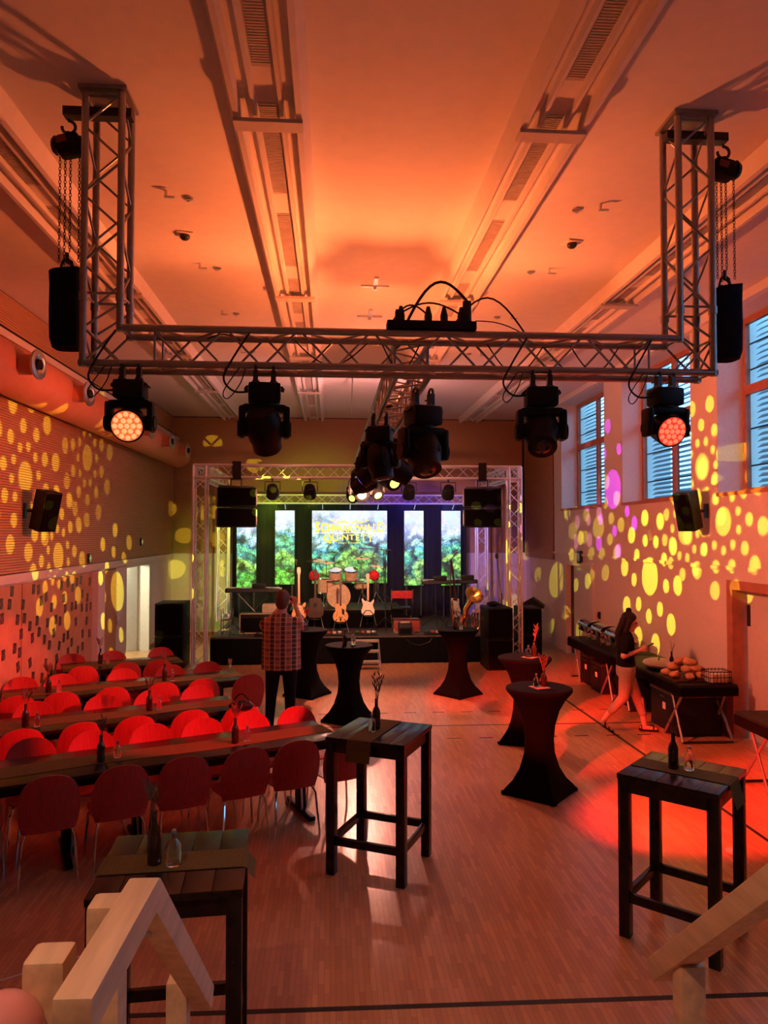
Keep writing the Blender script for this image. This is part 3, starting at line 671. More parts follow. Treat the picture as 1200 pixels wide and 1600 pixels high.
cable(arc((.44, yc, 4.14), (.90, yc, 4.16), .09), 'flat black cable loop across the power bar plugs')
cable(arc((.82, yc, 4.05), (1.35, yc, 4.04), .24), 'black cable arching off the power bar to the right')
cable(arc((1.0, yc, 4.12), (1.35, yc, 4.03), .03), 'thin black cable sloping down right of the power bar', .004)
for a, b_, sag, lb in (((-.85, -.62), .1, .10, 'left end'), ((-.25, .25), 0, -.10, 'middle left'), ((.35, .62), 0, -.13, 'under power bar'), ((1.1, 1.5), 0, -.14, 'right of centre'), ((1.7, 2.05), 0, -.12, 'right end')):
    cable(arc((a[0], YT-.02, 3.98), (a[1], YT-.02, 3.97), sag-.06), 'black cable drooping inside front truss, %s' % lb, .005)
def dangly(x, lb, side=-1):
    p = [(x+side*.10, YT-.13, 4.0), (x+side*.22, YT-.15, 3.80), (x+side*.27, YT-.14, 3.68), (x+side*.20, YT-.13, 3.60), (x+side*.08, YT-.12, 3.605)]
    cable(p, lb, .007)
for x, lb, s in ((-1.335, 'orange wash light at left end', -1), (-.45, 'left dark moving head', -1), (1.455, 'right dark moving head', -1), (2.345, 'red wash light at right end', -1)):
    dangly(x, 'black cable looped down from front truss to the %s' % lb, s)
    cable([(x+s*.12, YT-.12, 3.79), (x+s*.16, YT-.12, 3.66), (x+s*.24, YT-.14, 3.55), (x+s*.27, YT-.14, 3.60), (x+s*.16, YT-.13, 3.77)], 'thin second cable loop hanging beside the %s' % lb, .004)
# ================================================================== STAGE PAR LIGHTS, PA
def par(x, z, label, beamcol=None, tgt=None, watt=0):
    t = thing('par_light', label, 'stage light', (x, YS, z), 0, 'par lights under the stage truss')
    X = Matrix.Translation((0, 0, -.24)) @ aim((0, .75, -.66))
    MB().lathe([(.05, -.14), (.10, -.12), (.125, .0), (.13, .12), (.12, .122)], 20, X).build('can', 'black', t)
    MB().lathe([(.001, .10), (.118, .10), (.118, .11), (.001, .11)], 20, X).build('lens', 'lens_dark', t)
    MB().tube([(-.15, 0, -.24), (-.15, 0, -.05), (.15, 0, -.05), (.15, 0, -.24)], .012, 6).build('yoke', 'dark_steel', t)
    MB().box((0, 0, -.0), (.035, .05, .10)).build('clamp', 'dark_steel', t)
    if beamcol:
        spot('par_beam', (x, YS+.14, z-.38), tgt, watt, beamcol, 55, .8, .06)
par(-1.16, 3.71, 'par light under stage truss, leftmost', (.45, .8, .04), (-1.9, 18.4, 2.2), 330)
par(-.42, 3.71, 'par light under stage truss, second from left', (.55, .75, .06), (-.4, 18.4, 3.2), 200)
par(1.57, 3.71, 'par light under stage truss, second from right', (.14, .06, 1), (1.6, 18.4, 2.6), 300)
par(2.37, 3.71, 'par light under stage truss, rightmost', (.10, .10, 1), (3.1, 18.4, 2.4), 300)
def line_array(x, rz, label):
    t = thing('line_array_speaker', label, 'loudspeaker', (x, YS-.02, 2.75), rz, 'loudspeakers hung from the stage truss')
    for k in (0, 1):
        b = MB().cbox((0, 0, .195+k*.40), (.74, .42, .385), .02); b.build('cabinet', 'black', t)
        MB().b2(-.35, .35, -.222, -.208, .03+k*.4, .36+k*.4).build('front_grille', 'black_cloth', t, smooth=0)
        for s in (-1, 1): MB().cbox((s*.385, 0, .195+k*.40), (.02, .3, .32), .006).build('side_rail', 'alu_shaded', t)
    MB().b2(-.34, .34, -.05, .05, .79, .83).build('fly_bar', 'dark_steel', t, smooth=0)
    for s in (-1, 1): MB().cyl((s*.1, 0, .83), (s*.1, 0, 1.02), .012).build('sling', 'dark_steel', t)
    MB().box((0, 0, 1.12), (.16, .3, .36)).build('clamp', 'black', t)
line_array(-1.87, R(12), 'black flown loudspeaker pair hung left under the stage truss')
line_array(3.07, R(-12), 'black flown loudspeaker pair hung right under the stage truss')
def sub(x, y, h, wd, label, rz=0, d=.7):
    t = thing('bass_speaker', label, 'loudspeaker', (x, y, 0), rz, 'bass speaker stacks beside the stage')
    n = 2
    for k in range(n):
        MB().cbox((0, 0, (k+.5)*h/n), (wd, d, h/n-.01), .015).build('cabinet', 'black', t)
        MB().b2(-wd/2+.03, wd/2-.03, -d/2-.012, -d/2+.0, k*h/n+.03, (k+1)*h/n-.03).build('front_grille', 'black_cloth', t, smooth=0)
        for s in (-1, 1): MB().cbox((s*(wd/2+.006), 0, (k+.6)*h/n), (.014, .16, .06), .004).build('handle', 'dark_steel', t)
sub(-3.13, 14.95, 1.28, .55, 'black bass speaker stack left of the stage')
sub(3.25, 14.35, 1.2, .5, 'black bass speaker stack in front of the right stage tower')
sub(4.12, 15.25, 1.1, .42, 'slim black bass speaker stack right of the right stage tower')
# ================================================================== STAGE
ZD = .55
t = thing('stage_platform', 'low black stage platform with a draped black front skirt', 'stage', (.55, 0, 0))
MB().b2(-2.95, 3.0, 14.98, 18.9, .47, ZD).build('deck', 'stage_deck', t, smooth=0)
sk = MB(); n = 120; top = []; 
prof = [(-2.95+5.95*i/n, 14.965+.012*math.sin(i*1.9)+.006*math.sin(i*.7)) for i in range(n+1)]
sk.loft([[(x, y-.004, .002) for x, y in prof]+[(x, y+.012, .002) for x, y in reversed(prof)], [(x, 14.962, .52) for x, y in prof]+[(x, 14.978, .52) for x, y in reversed(prof)]]); sk.build('front_skirt', 'black_cloth', t)
for x in (-2.7, -1.2, .2, 1.6, 2.8): MB().cyl((x, 15.3, 0), (x, 15.3, .47), .03).build('leg', 'dark_steel', t)
for x in (-2.7, 0, 2.8): MB().cyl((x, 18.6, 0), (x, 18.6, .47), .03).build('leg', 'dark_steel', t)
t = thing('drum_riser', 'low black riser draped in cloth under the drum kit', 'riser', (.35, 16.25, ZD))
MB().b2(-1.25, 1.25, .02, 1.75, .36, .40).build('deck', 'stage_deck', t, smooth=0)
prof = [(-1.25+2.5*i/60, .012*math.sin(i*1.7)) for i in range(61)]
MB().loft([[(x, y, .002) for x, y in prof]+[(x, y+.015, .002) for x, y in reversed(prof)], [(x, .0, .39) for x, y in prof]+[(x, .015, .39) for x, y in reversed(prof)]]).build('front_skirt', 'black_cloth', t)
for x in (-1.1, 1.1): MB().b2(x-.05, x+.05, .1, 1.6, .002, .36).build('leg', 'dark_steel', t, smooth=0)
# backdrop
bd = MB(); n = 150; prof = [(-2.45+5.9*i/n, 18.62+.025*math.sin(i*1.3)+.012*math.sin(i*.53)) for i in range(n+1)]
bd.loft([[(x, y, ZD+.002) for x, y in prof]+[(x, y+.012, ZD+.002) for x, y in reversed(prof)], [(x, y, 3.36) for x, y in prof]+[(x, y+.012, 3.36) for x, y in reversed(prof)]])
tag(bd.build('stage_curtain', 'curtain'), 'tall black backdrop curtain behind the video screens', 'curtain')
# screens
def screen(x0, x1, z0, z1, label):
    t = thing('video_screen', label, 'screen', ((x0+x1)/2, 18.2, ZD), 0, 'LED video screens on stage'); w_ = x1-x0
    MB().b2(-w_/2-.012, w_/2+.012, .012, .09, z0-ZD-.012, z1-ZD+.012).build('cabinet', 'black', t, smooth=0)
    MB().b2(-w_/2, w_/2, 0, .012, z0-ZD, z1-ZD).build('display', 'screen_forest', t, smooth=0)
    for s in (-1, 1): MB().b2(s*w_*.38-.02, s*w_*.38+.02, .03, .08, 0, z0-ZD-.012).build('support', 'dark_steel', t, smooth=0)
    MB().b2(-w_/2, w_/2, -.1, .2, 0, .02).build('foot', 'dark_steel', t, smooth=0)
    return t
screen(-2.29, -1.82, 1.32, 2.79, 'narrow video screen of forest, leftmost and lowest')
screen(-1.36, -.89, 1.38, 3.19, 'narrow tall video screen of forest left of centre screen')
sc = screen(-.46, 1.39, 1.40, 3.19, 'wide central video screen with yellow band name over forest')
screen(1.82, 2.30, 1.34, 3.19, 'narrow tall video screen of forest right of centre screen')
screen(2.75, 3.23, 1.34, 3.19, 'narrow tall video screen of forest, rightmost')
disp = [c for c in sc.children if c.name.startswith('display')][0]
LET = []
def letter(ch, x, z, h, wd, mat='text_yellow', bold=.0):
    c = bpy.data.curves.new('letter', 'FONT'); c.body = ch; c.size = 1; c.extrude = .004; c.offset = bold; c.align_x = 'CENTER'
    c.materials.append(MATS[mat]); o = bpy.data.objects.new('letter', c); COL.objects.link(o); o.parent = disp
    o.rotation_euler = (PI/2, 0, 0); o.location = (x-.465, -.006, z-ZD); o.scale = (wd, h/.72, 1); LET.append(o); return o
word = 'SCHWARZWALD'
ws = [.16, .15, .15, .19, .13, .12, .12, .19, .14, .13, .17]; tot = sum(ws); x = -.42; k = (1.33+.42)/tot
for i, ch in enumerate(word):
    a = abs(i-5)/5; h = .155+.095*a**1.3
    wd = ws[i]*k; letter(ch, x+wd/2, 2.665, h, wd/.72*(1.0 if ch != 'W' else .76), bold=.022); x += wd
MB().b2(-.90, .90, -.008, -.001, 2.635-ZD, 2.648-ZD).build('underline', 'text_white', disp, smooth=0)
word = 'QUINTETT'; ws = [.17, .15, .06, .15, .13, .12, .14, .15]; tot = sum(ws); x = -.17; k = (1.06+.17)/tot
for i, ch in enumerate(word):
    a = abs(i-3.5)/3.5; h = .12+.06*a; wd = ws[i]*k; letter(ch, x+wd/2, 2.605-h, h, wd/.75, bold=.022); x += wd
dg = bpy.context.evaluated_depsgraph_get()
for o in LET:
    me = bpy.data.meshes.new_from_object(o.evaluated_get(dg)); n = put('letter', me, None, disp); n.location, n.rotation_euler, n.scale = o.location, o.rotation_euler, o.scale
    cu = o.data; bpy.data.objects.remove(o); bpy.data.curves.remove(cu)
fl_ = MB()
for s in (-1, 1):
    fl_.tube([(s*.02, -.005, 2.86-ZD), (s*.12, -.005, 2.93-ZD), (s*.28, -.005, 2.90-ZD), (s*.50, -.005, 2.96-ZD)], [.012, .02, .014, .004], 6)
    for q in (.15, .27, .40): fl_.tube([(s*q, -.005, 2.92-ZD), (s*(q+.03), -.005, 3.0-ZD)], [.012, .003], 6)
fl_.build('antler_emblem', 'text_yellow', disp)
sm = MB()
for q in range(14): sm.b2(-.28+q*.04, -.255+q*.04, -.006, -.001, 2.385-ZD, 2.40-ZD)
sm.build('small_print', 'text_yellow', disp, smooth=0)
# ---- instruments
def stand3(t, h, r=.28, mat='dark_steel'):
    for k in range(3):
        a = k*2*PI/3+.5; MB().tube([(0, 0, .28), (r*math.cos(a), r*math.sin(a), .01)], .011, 6).build('foot', mat, t)
    MB().cyl((0, 0, .22), (0, 0, h), .012, n=8).build('pole', mat, t)
def mic(x, y, z0, h, label, boom=None):
    t = thing('microphone_stand', label, 'microphone stand', (x, y, z0), 0, 'microphone stands on stage'); stand3(t, h)
    e = boom or (.0, -.1, .08)
    MB().tube([(-e[0]*.4, -e[1]*.4, h-e[2]*.4), (e[0], e[1], h+e[2])], .009, 6).build('boom', 'dark_steel', t)
    X = Matrix.Translation((e[0], e[1], h+e[2])) @ aim(e)
    MB().lathe([(.012, 0), (.018, .10), (.026, .12), (.028, .15), (.016, .175)], 12, X).build('microphone', 'steel', t)
mic(-.72, 15.6, ZD, 1.35, 'microphone stand at left by the bass guitar'); mic(1.18, 15.9, ZD, 1.55, 'microphone stand left of the red chair, right of drums')
mic(2.55, 15.6, ZD, 1.5, 'microphone stand in front of the keyboards', (.05, -.12, .1)); mic(-2.0, 15.2, ZD, .7, 'short microphone stand at the stage left edge')
mic(.08, 17.7, ZD+.4, 1.12, 'overhead boom microphone above left of drum kit', (.2, 0, .22)); mic(1.25, 17.3, ZD+.4, 1.3, 'boom microphone stretched across right of drum kit', (-.42, 0, .03))
# drum kit
t = thing('drum_kit', 'drum kit with pale wood drums and cymbals in centre of stage', 'drum kit', (.2, 16.95, ZD+.40))
def drum(name, c, r, h, d, mat='drum_wrap'):
    X = Matrix.Translation(c) @ aim(d)
    o = MB().lathe([(r*.97, -h/2), (r, -h/2), (r, h/2), (r*.97, h/2)], 28, X).build(name, mat, t)
    MB().lathe([(.001, h/2+.001), (r*.95, h/2+.001), (r*.95, h/2+.006), (.001, h/2+.006)], 28, X).build('drum_head', 'drum_skin', o)
    for z in (-h/2, h/2): MB().lathe([(r*1.0, z-.015), (r*1.045, z-.015), (r*1.045, z+.015), (r*.96, z+.015)], 28, X).build('hoop', 'drum_wrap' if name == 'bass_drum' else 'chrome', o)
drum('bass_drum', (-.02, -.15, .27), .255, .4, (0, -1, 0))
drum('tom', (-.10, .0, .74), .14, .2, (0, -.35, 1)); drum('tom', (.27, .0, .74), .15, .22, (0, -.35, 1)); drum('floor_tom', (-.31, .05, .48), .19, .32, (0, 0, 1)); drum('snare', (.52, .2, .50), .17, .14, (0, -.2, 1))
for k in range(3): MB().cyl((-.36+k*.06, .05, 0), (-.36+k*.06, .05, .33), .008, n=6).build('tom_leg', 'chrome', t)
for x, y, z, r in ((-.55, .15, 1.08, .22), (-.30, .3, 1.02, .2), (.52, .3, 1.12, .2), (.85, .2, .95, .18)):
    cy = MB().lathe([(.004, .02), (.03, .015), (.04, .0), (r, -.02), (r, -.023), (.04, -.004), (.004, .01)], 24, Matrix.Translation((x, y, z)) @ Matrix.Rotation(.15, 4, 'X')).build('cymbal', 'brass', t)
    MB().cyl((x, y, .3), (x, y, z+.04), .009, n=6).build('cymbal_stand', 'chrome', cy)
    for a in (0, 2.1, 4.2): MB().cyl((x, y, .32), (x+.2*math.cos(a), y+.2*math.sin(a), .008), .008, n=6).build('stand_foot', 'chrome', cy)
MB().b2(-.30, .55, -.20, -.17, .575, .605).build('rack_bar', 'chrome', t, smooth=0)
for x in (-.28, .53): MB().cyl((x, -.185, 0), (x, -.185, .59), .014, n=8).build('rack_post', 'chrome', t)
MB().lathe([(.15, 0), (.16, .03), (.14, .07), (.01, .075)], 20, Matrix.Translation((.15, .55, .45))).build('stool_seat', 'black', t)
MB().cyl((.15, .55, 0), (.15, .55, .46), .02).build('stool_post', 'chrome', t)
# guitars
def outline(kind):
    if kind == 'hollow': h = [(0, 0), (.10, .005), (.17, .05), (.195, .13), (.175, .21), (.125, .275), (.135, .33), (.15, .38), (.12, .43), (.06, .44)]; l = [(-a, b) for a, b in h]; l[-1] = (-.06, .455); return [*h, *reversed(l[1:])]
    if kind == 'dread': h = [(0, 0), (.12, .01), (.185, .06), (.20, .14), (.175, .22), (.13, .28), (.14, .36), (.145, .41), (.11, .46), (.04, .47)]; return [*h, *[(-a, b) for a, b in reversed(h[1:])]]
    h = [(0, 0), (.09, .0), (.155, .05), (.165, .12), (.135, .20), (.12, .26), (.15, .33), (.155, .385), (.13, .39), (.07, .32), (.035, .33)]
    l = [(-a*(1.04), b+(.03 if b > .3 else 0)) for a, b in h]; return [*h, *reversed(l[1:])]
def guitar(x, y, z, kind, mat, neckmat, label, lean=8, scale=1., rz=0, neck=.5, headmat=None):
    t = thing('guitar', label, 'guitar', (x, y, z), rz, 'guitars on stands'); t.scale = (scale,)*3
    G = Matrix.Translation((0, 0, .26)) @ Matrix.Rotation(R(90-lean), 4, 'X')     # outline y -> up, z -> towards the hall
    o = outline(kind); th = {'hollow': .075, 'dread': .10}.get(kind, .045)
    bm = MB(); bm.loft([[(a*.97, b*.985+.004, 0) for a, b in o], [(a, b, .008) for a, b in o], [(a, b, th-.008) for a, b in o], [(a*.97, b*.985+.004, th) for a, b in o]], G); body = bm.build('body', mat, t)
    top = max(b for a, b in o)
    MB().b2(-.024, .024, top-.06, top+neck, th-.002, th+.02).build('neck', neckmat, t).matrix_local = G
    h = MB(); h.prism([(-.028, 0), (.028, 0), (.045, .09), (.03, .17), (-.03, .17), (-.045, .09)], th-.006, th+.01, G @ Matrix.Translation((0, top+neck, 0))); h.build('headstock', headmat or neckmat, t)
    MB().prism([(-.05, .11), (.05, .11), (.05, .125), (-.05, .125)], th, th+.015, G).build('bridge', 'black', t)
    if kind == 'hollow':
        for s in (-1, 1): MB().tube([(s*.11, .13, th+.001), (s*.09, .18, th+.002), (s*.085, .22, th+.002), (s*.065, .26, th+.001)], .006, 6, G).build('sound_hole', 'black', t)
        MB().prism([(-.015, .02), (.015, .02), (.025, .1), (-.025, .1)], th+.004, th+.01, G).build('tailpiece', 'black', t)
        MB().prism([(.03, .20), (.09, .17), (.10, .30), (.03, .34)], th+.01, th+.014, G).build('pickguard', 'black', t)
    elif kind == 'dread': MB().lathe([(.001, 0), (.05, 0), (.05, .003), (.001, .003)], 20, G @ Matrix.Translation((0, .30, th))).build('sound_hole', 'black', t)
    else:
        for b_ in (.16, .22, .28): MB().b2(-.04, .04, b_, b_+.022, th-.001, th+.008).build('pickup', 'white_plastic', t, smooth=0).matrix_local = G
    s = MB(); 
    for q in (-1, 1): s.tube([(0, .05, .45), (q*.14, -.12, .28), (q*.2, -.2, .008)], .011, 6)
    s.tube([(0, .05, .45), (0, .28, .008)], .011, 6); s.tube([(-.1, -.14, .25), (.1, -.14, .25)], .012, 6); s.build('stand', 'dark_steel', t)
guitar(.21, 15.75, ZD-.03, 'hollow', 'gold_wood', 'dark_wood', 'honey orange hollow-body guitar standing in front of bass drum', scale=.86, neck=.42)
guitar(-.33, 15.95, ZD+.02, 'dread', 'dark_wood', 'dark_wood', 'dark brown acoustic guitar left of the drum kit', scale=.92, neck=.50)
guitar(.80, 15.85, ZD+.10, 'strat', 'cream', 'gold_wood', 'cream solid-body electric guitar right of the drum kit', scale=.86, neck=.45)
guitar(-.66, 15.5, ZD+.04, 'strat', 'gold_wood', 'gold_wood', 'honey coloured bass guitar with long neck behind the photographer', scale=.92, rz=.1, neck=.6)
guitar(2.72, 15.9, ZD+.0, 'strat', 'cream', 'dark_wood', 'cream bass guitar with dark upright neck at the right of stage', scale=1.0, rz=.9, neck=.66)
# red flower balls
for x, y, lb in ((-.36, 16.13, 'red flower garland ball on the acoustic guitar head'), (.95, 16.13, 'red flower garland ball near the cream guitar head')):
    t = thing('flower_ball', lb, 'flowers', (x, y, 1.65)); 
    MB().ball((0, 0, .06), .10, 14).build('core', 'red_petal', t)
    pm = MB().ball((0, 0, 0), (.038, .038, .022), 8).mesh('petal'); pm.materials.append(MATS['red_petal'])
    for k in range(26):
        z = 1-2*(k+.5)/26; a = k*2.4; v = Vector((math.sqrt(1-z*z)*math.cos(a), math.sqrt(1-z*z)*math.sin(a), z)); o = put('petal', pm, None, t); o.matrix_local = Matrix.Translation(Vector((0, 0, .06))+v*.10) @ aim(v)
    MB().cyl((.0, .02, -.04), (0, .02, -1.09), .009, n=6).build('rod', 'dark_steel', t)
# keyboards
def keyboard(x, y, z, L, label, h, rz=0, xst=True):
    t = thing('keyboard', label, 'keyboard', (x, y, z), rz, 'keyboards on stage')
    MB().cbox((0, 0, h), (L, .32, .09), .015).build('case', 'black_gloss', t)
    MB().b2(-L*.46, L*.46, .02, .155, h+.045, h+.052).build('white_keys', 'white_plastic', t, smooth=0)
    MB().b2(-L*.46, L*.46, -.162, -.158, h-.03, h+.03).build('rear_panel', 'dark_steel', t, smooth=0)
    if xst:
        for s in (-1, 1): MB().tube([(-s*.38, s*.03, .01), (s*.38, s*.03, h-.045)], .016, 8).build('stand_tube', 'dark_steel', t)
    else: stand3(t, h-.04, .34)
    MB().cbox((.1, .0, h+.09), (.28, .18, .09), .01).build('module', 'black', t)
keyboard(-1.65, 16.1, ZD, 1.2, 'wide keyboard on stand at left of the stage', .86); keyboard(2.33, 16.3, ZD, .62, 'short keyboard on tripod, left of two on the right', 1.0, 0, False); keyboard(2.98, 16.5, ZD, .62, 'short keyboard on tripod, rightmost on stage', 1.0, 0, False)
# amplifier, cases, chair
t = thing('amplifier', 'amplifier head with pale trim under the left keyboard', 'amplifier', (-1.45, 15.6, ZD))
MB().cbox((0, 0, .22), (.85, .32, .42), .015).build('cabinet', 'black', t); 
for c_, d_ in (((0, -.163, .42), (.85, .01, .025)), ((0, -.163, .02), (.85, .01, .02)), ((-.42, -.163, .22), (.02, .01, .42)), ((.42, -.163, .22), (.02, .01, .42))): MB().box(c_, d_).build('trim', 'kraft', t, smooth=0)
MB().b2(-.39, .39, -.166, -.16, .05, .33).build('grille_cloth', 'black_cloth', t, smooth=0); MB().cbox((.2, 0, .52), (.34, .26, .18), .02).build('top_unit', 'kraft', t)
t = thing('folding_chair', 'folding chair with red backrest at right of drums', 'chair', (1.55, 16.05, ZD))
MB().cbox((0, -.05, .75), (.44, .03, .17), .012, rot=(R(8), 0, 0)).build('backrest', 'red_cloth', t); MB().cbox((0, .2, .45), (.42, .40, .03), .012).build('seat', 'black', t)
for s in (-1, 1): MB().tube([(s*.23, -.06, .86), (s*.23, 0, .45), (s*.23, .42, .01)], .011, 6).build('leg', 'chrome', t); MB().tube([(s*.21, .36, .45), (s*.21, -.02, .01)], .011, 6).build('leg', 'chrome', t)
t = thing('flight_case', 'dark red flight case with chrome edges below the red chair', 'case', (1.60, 15.62, ZD))
MB().cbox((0, 0, .14), (.56, .36, .27), .012).build('body', 'case_ply', t)
for z in (.01, .27): MB().box((0, -.182, z), (.57, .012, .022)).build('edge_rail', 'chrome', t, smooth=0)
for s in (-1, 1): MB().box((s*.275, -.182, .14), (.022, .012, .27)).build('edge_rail', 'chrome', t, smooth=0)
MB().tube([(-.06, -.185, .17), (-.055, -.205, .13), (0, -.21, .115), (.055, -.205, .13), (.06, -.185, .17)], .009, 6).build('handle', 'chrome', t)
t = thing('stage_amplifier', 'small cube amplifier at the front edge of the stage', 'amplifier', (1.52, 15.1, ZD))
MB().cbox((0, 0, .13), (.27, .2, .25), .015).build('cabinet', 'black', t); MB().b2(-.11, .11, -.103, -.098, .04, .14).build('grille_cloth', 'black_cloth', t, smooth=0); MB().b2(-.12, .12, -.103, -.097, .17, .22).build('control_panel', 'dark_steel', t, smooth=0); MB().cbox((0, 0, .262), (.2, .16, .015), .005).build('top_mat', 'kraft', t)
# brass horn
t = thing('tuba', 'shiny brass tuba with wide bell at the right of stage', 'brass horn', (2.93, 15.35, ZD))
MB().tube([(.12, 0, .06), (.0, 0, .03), (-.10, 0, .08), (-.12, 0, .30), (-.10, 0, .50), (-.02, -.02, .62), (.03, -.06, .74)], [.035, .04, .045, .05, .06, .075, .10], 14).build('body', 'brass', t)
X = Matrix.Translation((.03, -.06, .74)) @ aim((.28, -.75, .6))
MB().lathe([(.09, -.02), (.11, .04), (.15, .08), (.20, .10), (.205, .105), (.19, .10), (.13, .065), (.08, 0), (.02, -.03)], 26, X).build('bell', 'brass', t)
for k in range(3): MB().cyl((.02+k*.06, -.05, .15), (.02+k*.06, -.05, .42), .024, n=10).build('valve', 'chrome', t)
MB().tube([(.14, 0, .5)]+[(.12+.09*math.cos(a), 0, .28+.22*math.sin(a)) for a in (R(q) for q in range(80, -260, -20))], .016, 8).build('tubing', 'brass', t)
for s in (-1, 1): MB().tube([(s*.03, .05, .2), (s*.2, .15, .01)], .012, 6).build('stand_leg', 'dark_steel', t)
t = thing('saxophone', 'saxophone on a stand beside the tuba', 'saxophone', (2.60, 15.2, ZD))
MB().tube([(-.02, 0, .72), (-.08, 0, .74), (-.09, 0, .66), (-.07, 0, .3), (-.04, 0, .12), (.03, 0, .08), (.09, -.02, .16), (.13, -.05, .36)], [.008, .012, .014, .024, .034, .042, .05, .085], 12).build('body', 'brass', t)
for k in range(7): MB().lathe([(.018, 0), (.018, .01), (.004, .012)], 10, Matrix.Translation((-.075+.004*k, -.03, .60-k*.065)) @ aim((0, -1, 0))).build('key', 'chrome', t)
for a in (0, 2.1, 4.2): MB().tube([(0, .02, .2), (.17*math.cos(a), .17*math.sin(a)+.02, .008)], .009, 6).build('stand_leg', 'dark_steel', t)
# pedals and floor clutter
for x, y, lb in ((-1.30, 15.1, 'foot pedals at the stage edge, left beside the photographer'), (.02, 15.15, 'foot pedals at the stage edge before the orange guitar'), (.72, 15.2, 'foot pedals at the stage edge near the steps'), (2.15, 15.15, 'foot pedals at the stage edge right of centre')):
    t = thing('pedal_board', lb, 'pedals', (x, y, ZD), 0, 'pedal boards along the stage edge')
    MB().cbox((0, 0, .02), (.46, .22, .03), .006).build('board', 'black', t)
    for k in range(4): MB().cbox((-.165+k*.11, .0, .06), (.08, .12, .045), .008).build('pedal', ('dark_steel', 'case_ply', 'kraft', 'steel')[k], t)
def rnd_cable(cx, cy, z, w_, label, seed):
    r_ = random.Random(seed); p = [(cx+w_*(i/11-.5)+r_.uniform(-.08, .08), cy+r_.uniform(-.12, .12), z+.006) for i in range(12)]
    tag(MB().tube(p, .006, 6).build('stage_cable', 'rubber'), label, 'cable', 'cables lying on the stage')
rnd_cable(.4, 15.4, ZD, 1.5, 'black cable winding across the stage before the drum riser', 1); rnd_cable(2.2, 15.45, ZD, .9, 'black cable winding on the stage near the keyboards', 2); rnd_cable(-1.5, 15.3, ZD, 1.0, 'black cable winding on the stage before the amplifier', 3)
tag(MB().tube([(1.5, 14.99, .53), (1.62, 14.93, .40), (1.8, 14.93, .36), (2.0, 14.94, .42), (2.1, 14.98, .54)], .006, 6).build('hanging_cable', 'dark_steel'), 'cable loop hanging over the front of the stage', 'cable')
# steps up to the stage
t = thing('stage_steps', 'small aluminium steps leading up to the stage', 'steps', (.70, 14.5, 0))
for k in range(3): MB().cbox((0, -.25+k*.22, .16+k*.17), (.48, .20, .03), .006).build('tread', 'kraft', t); MB().b2(-.24, .24, -.358+k*.22, -.352+k*.22, .143+k*.17, .176+k*.17).build('nosing', 'alu_shaded', t, smooth=0)
for s in (-1, 1):
    MB().tube([(s*.25, -.36, .01), (s*.25, -.33, .16), (s*.25, .2, .52)], .016, 6).build('side_rail', 'alu_shaded', t); MB().cyl((s*.25, .2, .005), (s*.25, .2, .52), .014, n=6).build('leg', 'alu_shaded', t)
# ================================================================== CHAIRS AND LONG TABLES
def make_chair():
    t = thing('shell_chair', 'red shell chair', 'chair')
    rings = []
    for z, hw in ((.40, .185), (.45, .20), (.52, .212), (.60, .216), (.67, .212), (.73, .196), (.78, .168), (.815, .128), (.838, .075), (.845, .02)):
        y0 = -.205-.16*(z-.44)-.02*math.sin((z-.4)*6); f = []; bk = []
        for k in range(9):
            q = -1+k/4; x = hw*q; y = y0+.035*(q*hw/.21)**2
            f.append((x, y, z)); bk.append((x, y-.011, z))
        rings.append(f+bk[::-1])
    MB().loft(rings).build('backrest', 'chair_shell', t, smooth=50)
    rings = []
    for y, hw, z in ((-.215, .17, .45), (-.17, .195, .436), (-.05, .208, .430), (.10, .212, .436), (.17, .20, .437), (.205, .17, .430), (.215, .12, .424)):
        a = [(hw*(-1+k/4), y, z+.012*(-1+k/4)**2) for k in range(9)]; rings.append(a+[(x, y_, z_-.012) for x, y_, z_ in a[::-1]])
    MB().loft(rings).build('seat', 'chair_shell', t, smooth=50)
    for sx in (-1, 1):
        MB().tube([(sx*.15, .12, .415), (sx*.19, .20, .35), (sx*.215, .23, .004)], .0105, 7).build('leg', 'chrome', t)
        MB().tube([(sx*.15, -.14, .415), (sx*.18, -.21, .35), (sx*.205, -.26, .004)], .0105, 7).build('leg', 'chrome', t)
        MB().tube([(sx*.17, -.18, .395), (sx*.09, 0, .41), (sx*.17, .17, .395)], .008, 6).build('brace', 'chrome', t)
    return t
A = R(24); U = Vector((math.cos(A), math.sin(A))); V = Vector((-math.sin(A), math.cos(A)))
def uv(u, v, z=0): p = U*u+V*v; return (p.x, p.y, z)
ROWS = [  # v of table centre, u range, chairs near side, chairs far side, words
 (6.63, -1.2, 2.92, [-.62, -.10, .42, .93, 1.43, 1.93, 2.40, 2.87], [-.65, -.15, .35, .84, 1.35, 1.83, 2.32, 2.80], 'front'),
 (8.17, -.45, 2.45, [-.25, .26, .80, 1.29, 1.82, 2.36], [-.10, .42, 1.12, 1.65, 2.18], 'second'),
 (9.72, .15, 3.0, [.28, .74, 1.28, 1.86, 2.36, 2.93], [.36, .82, 1.56, 2.18, 2.69], 'third'),
 (11.35, .92, 2.55, [1.13, 1.69, 2.14], [1.10, 1.68, 2.38], 'rear')]
ch0 = None
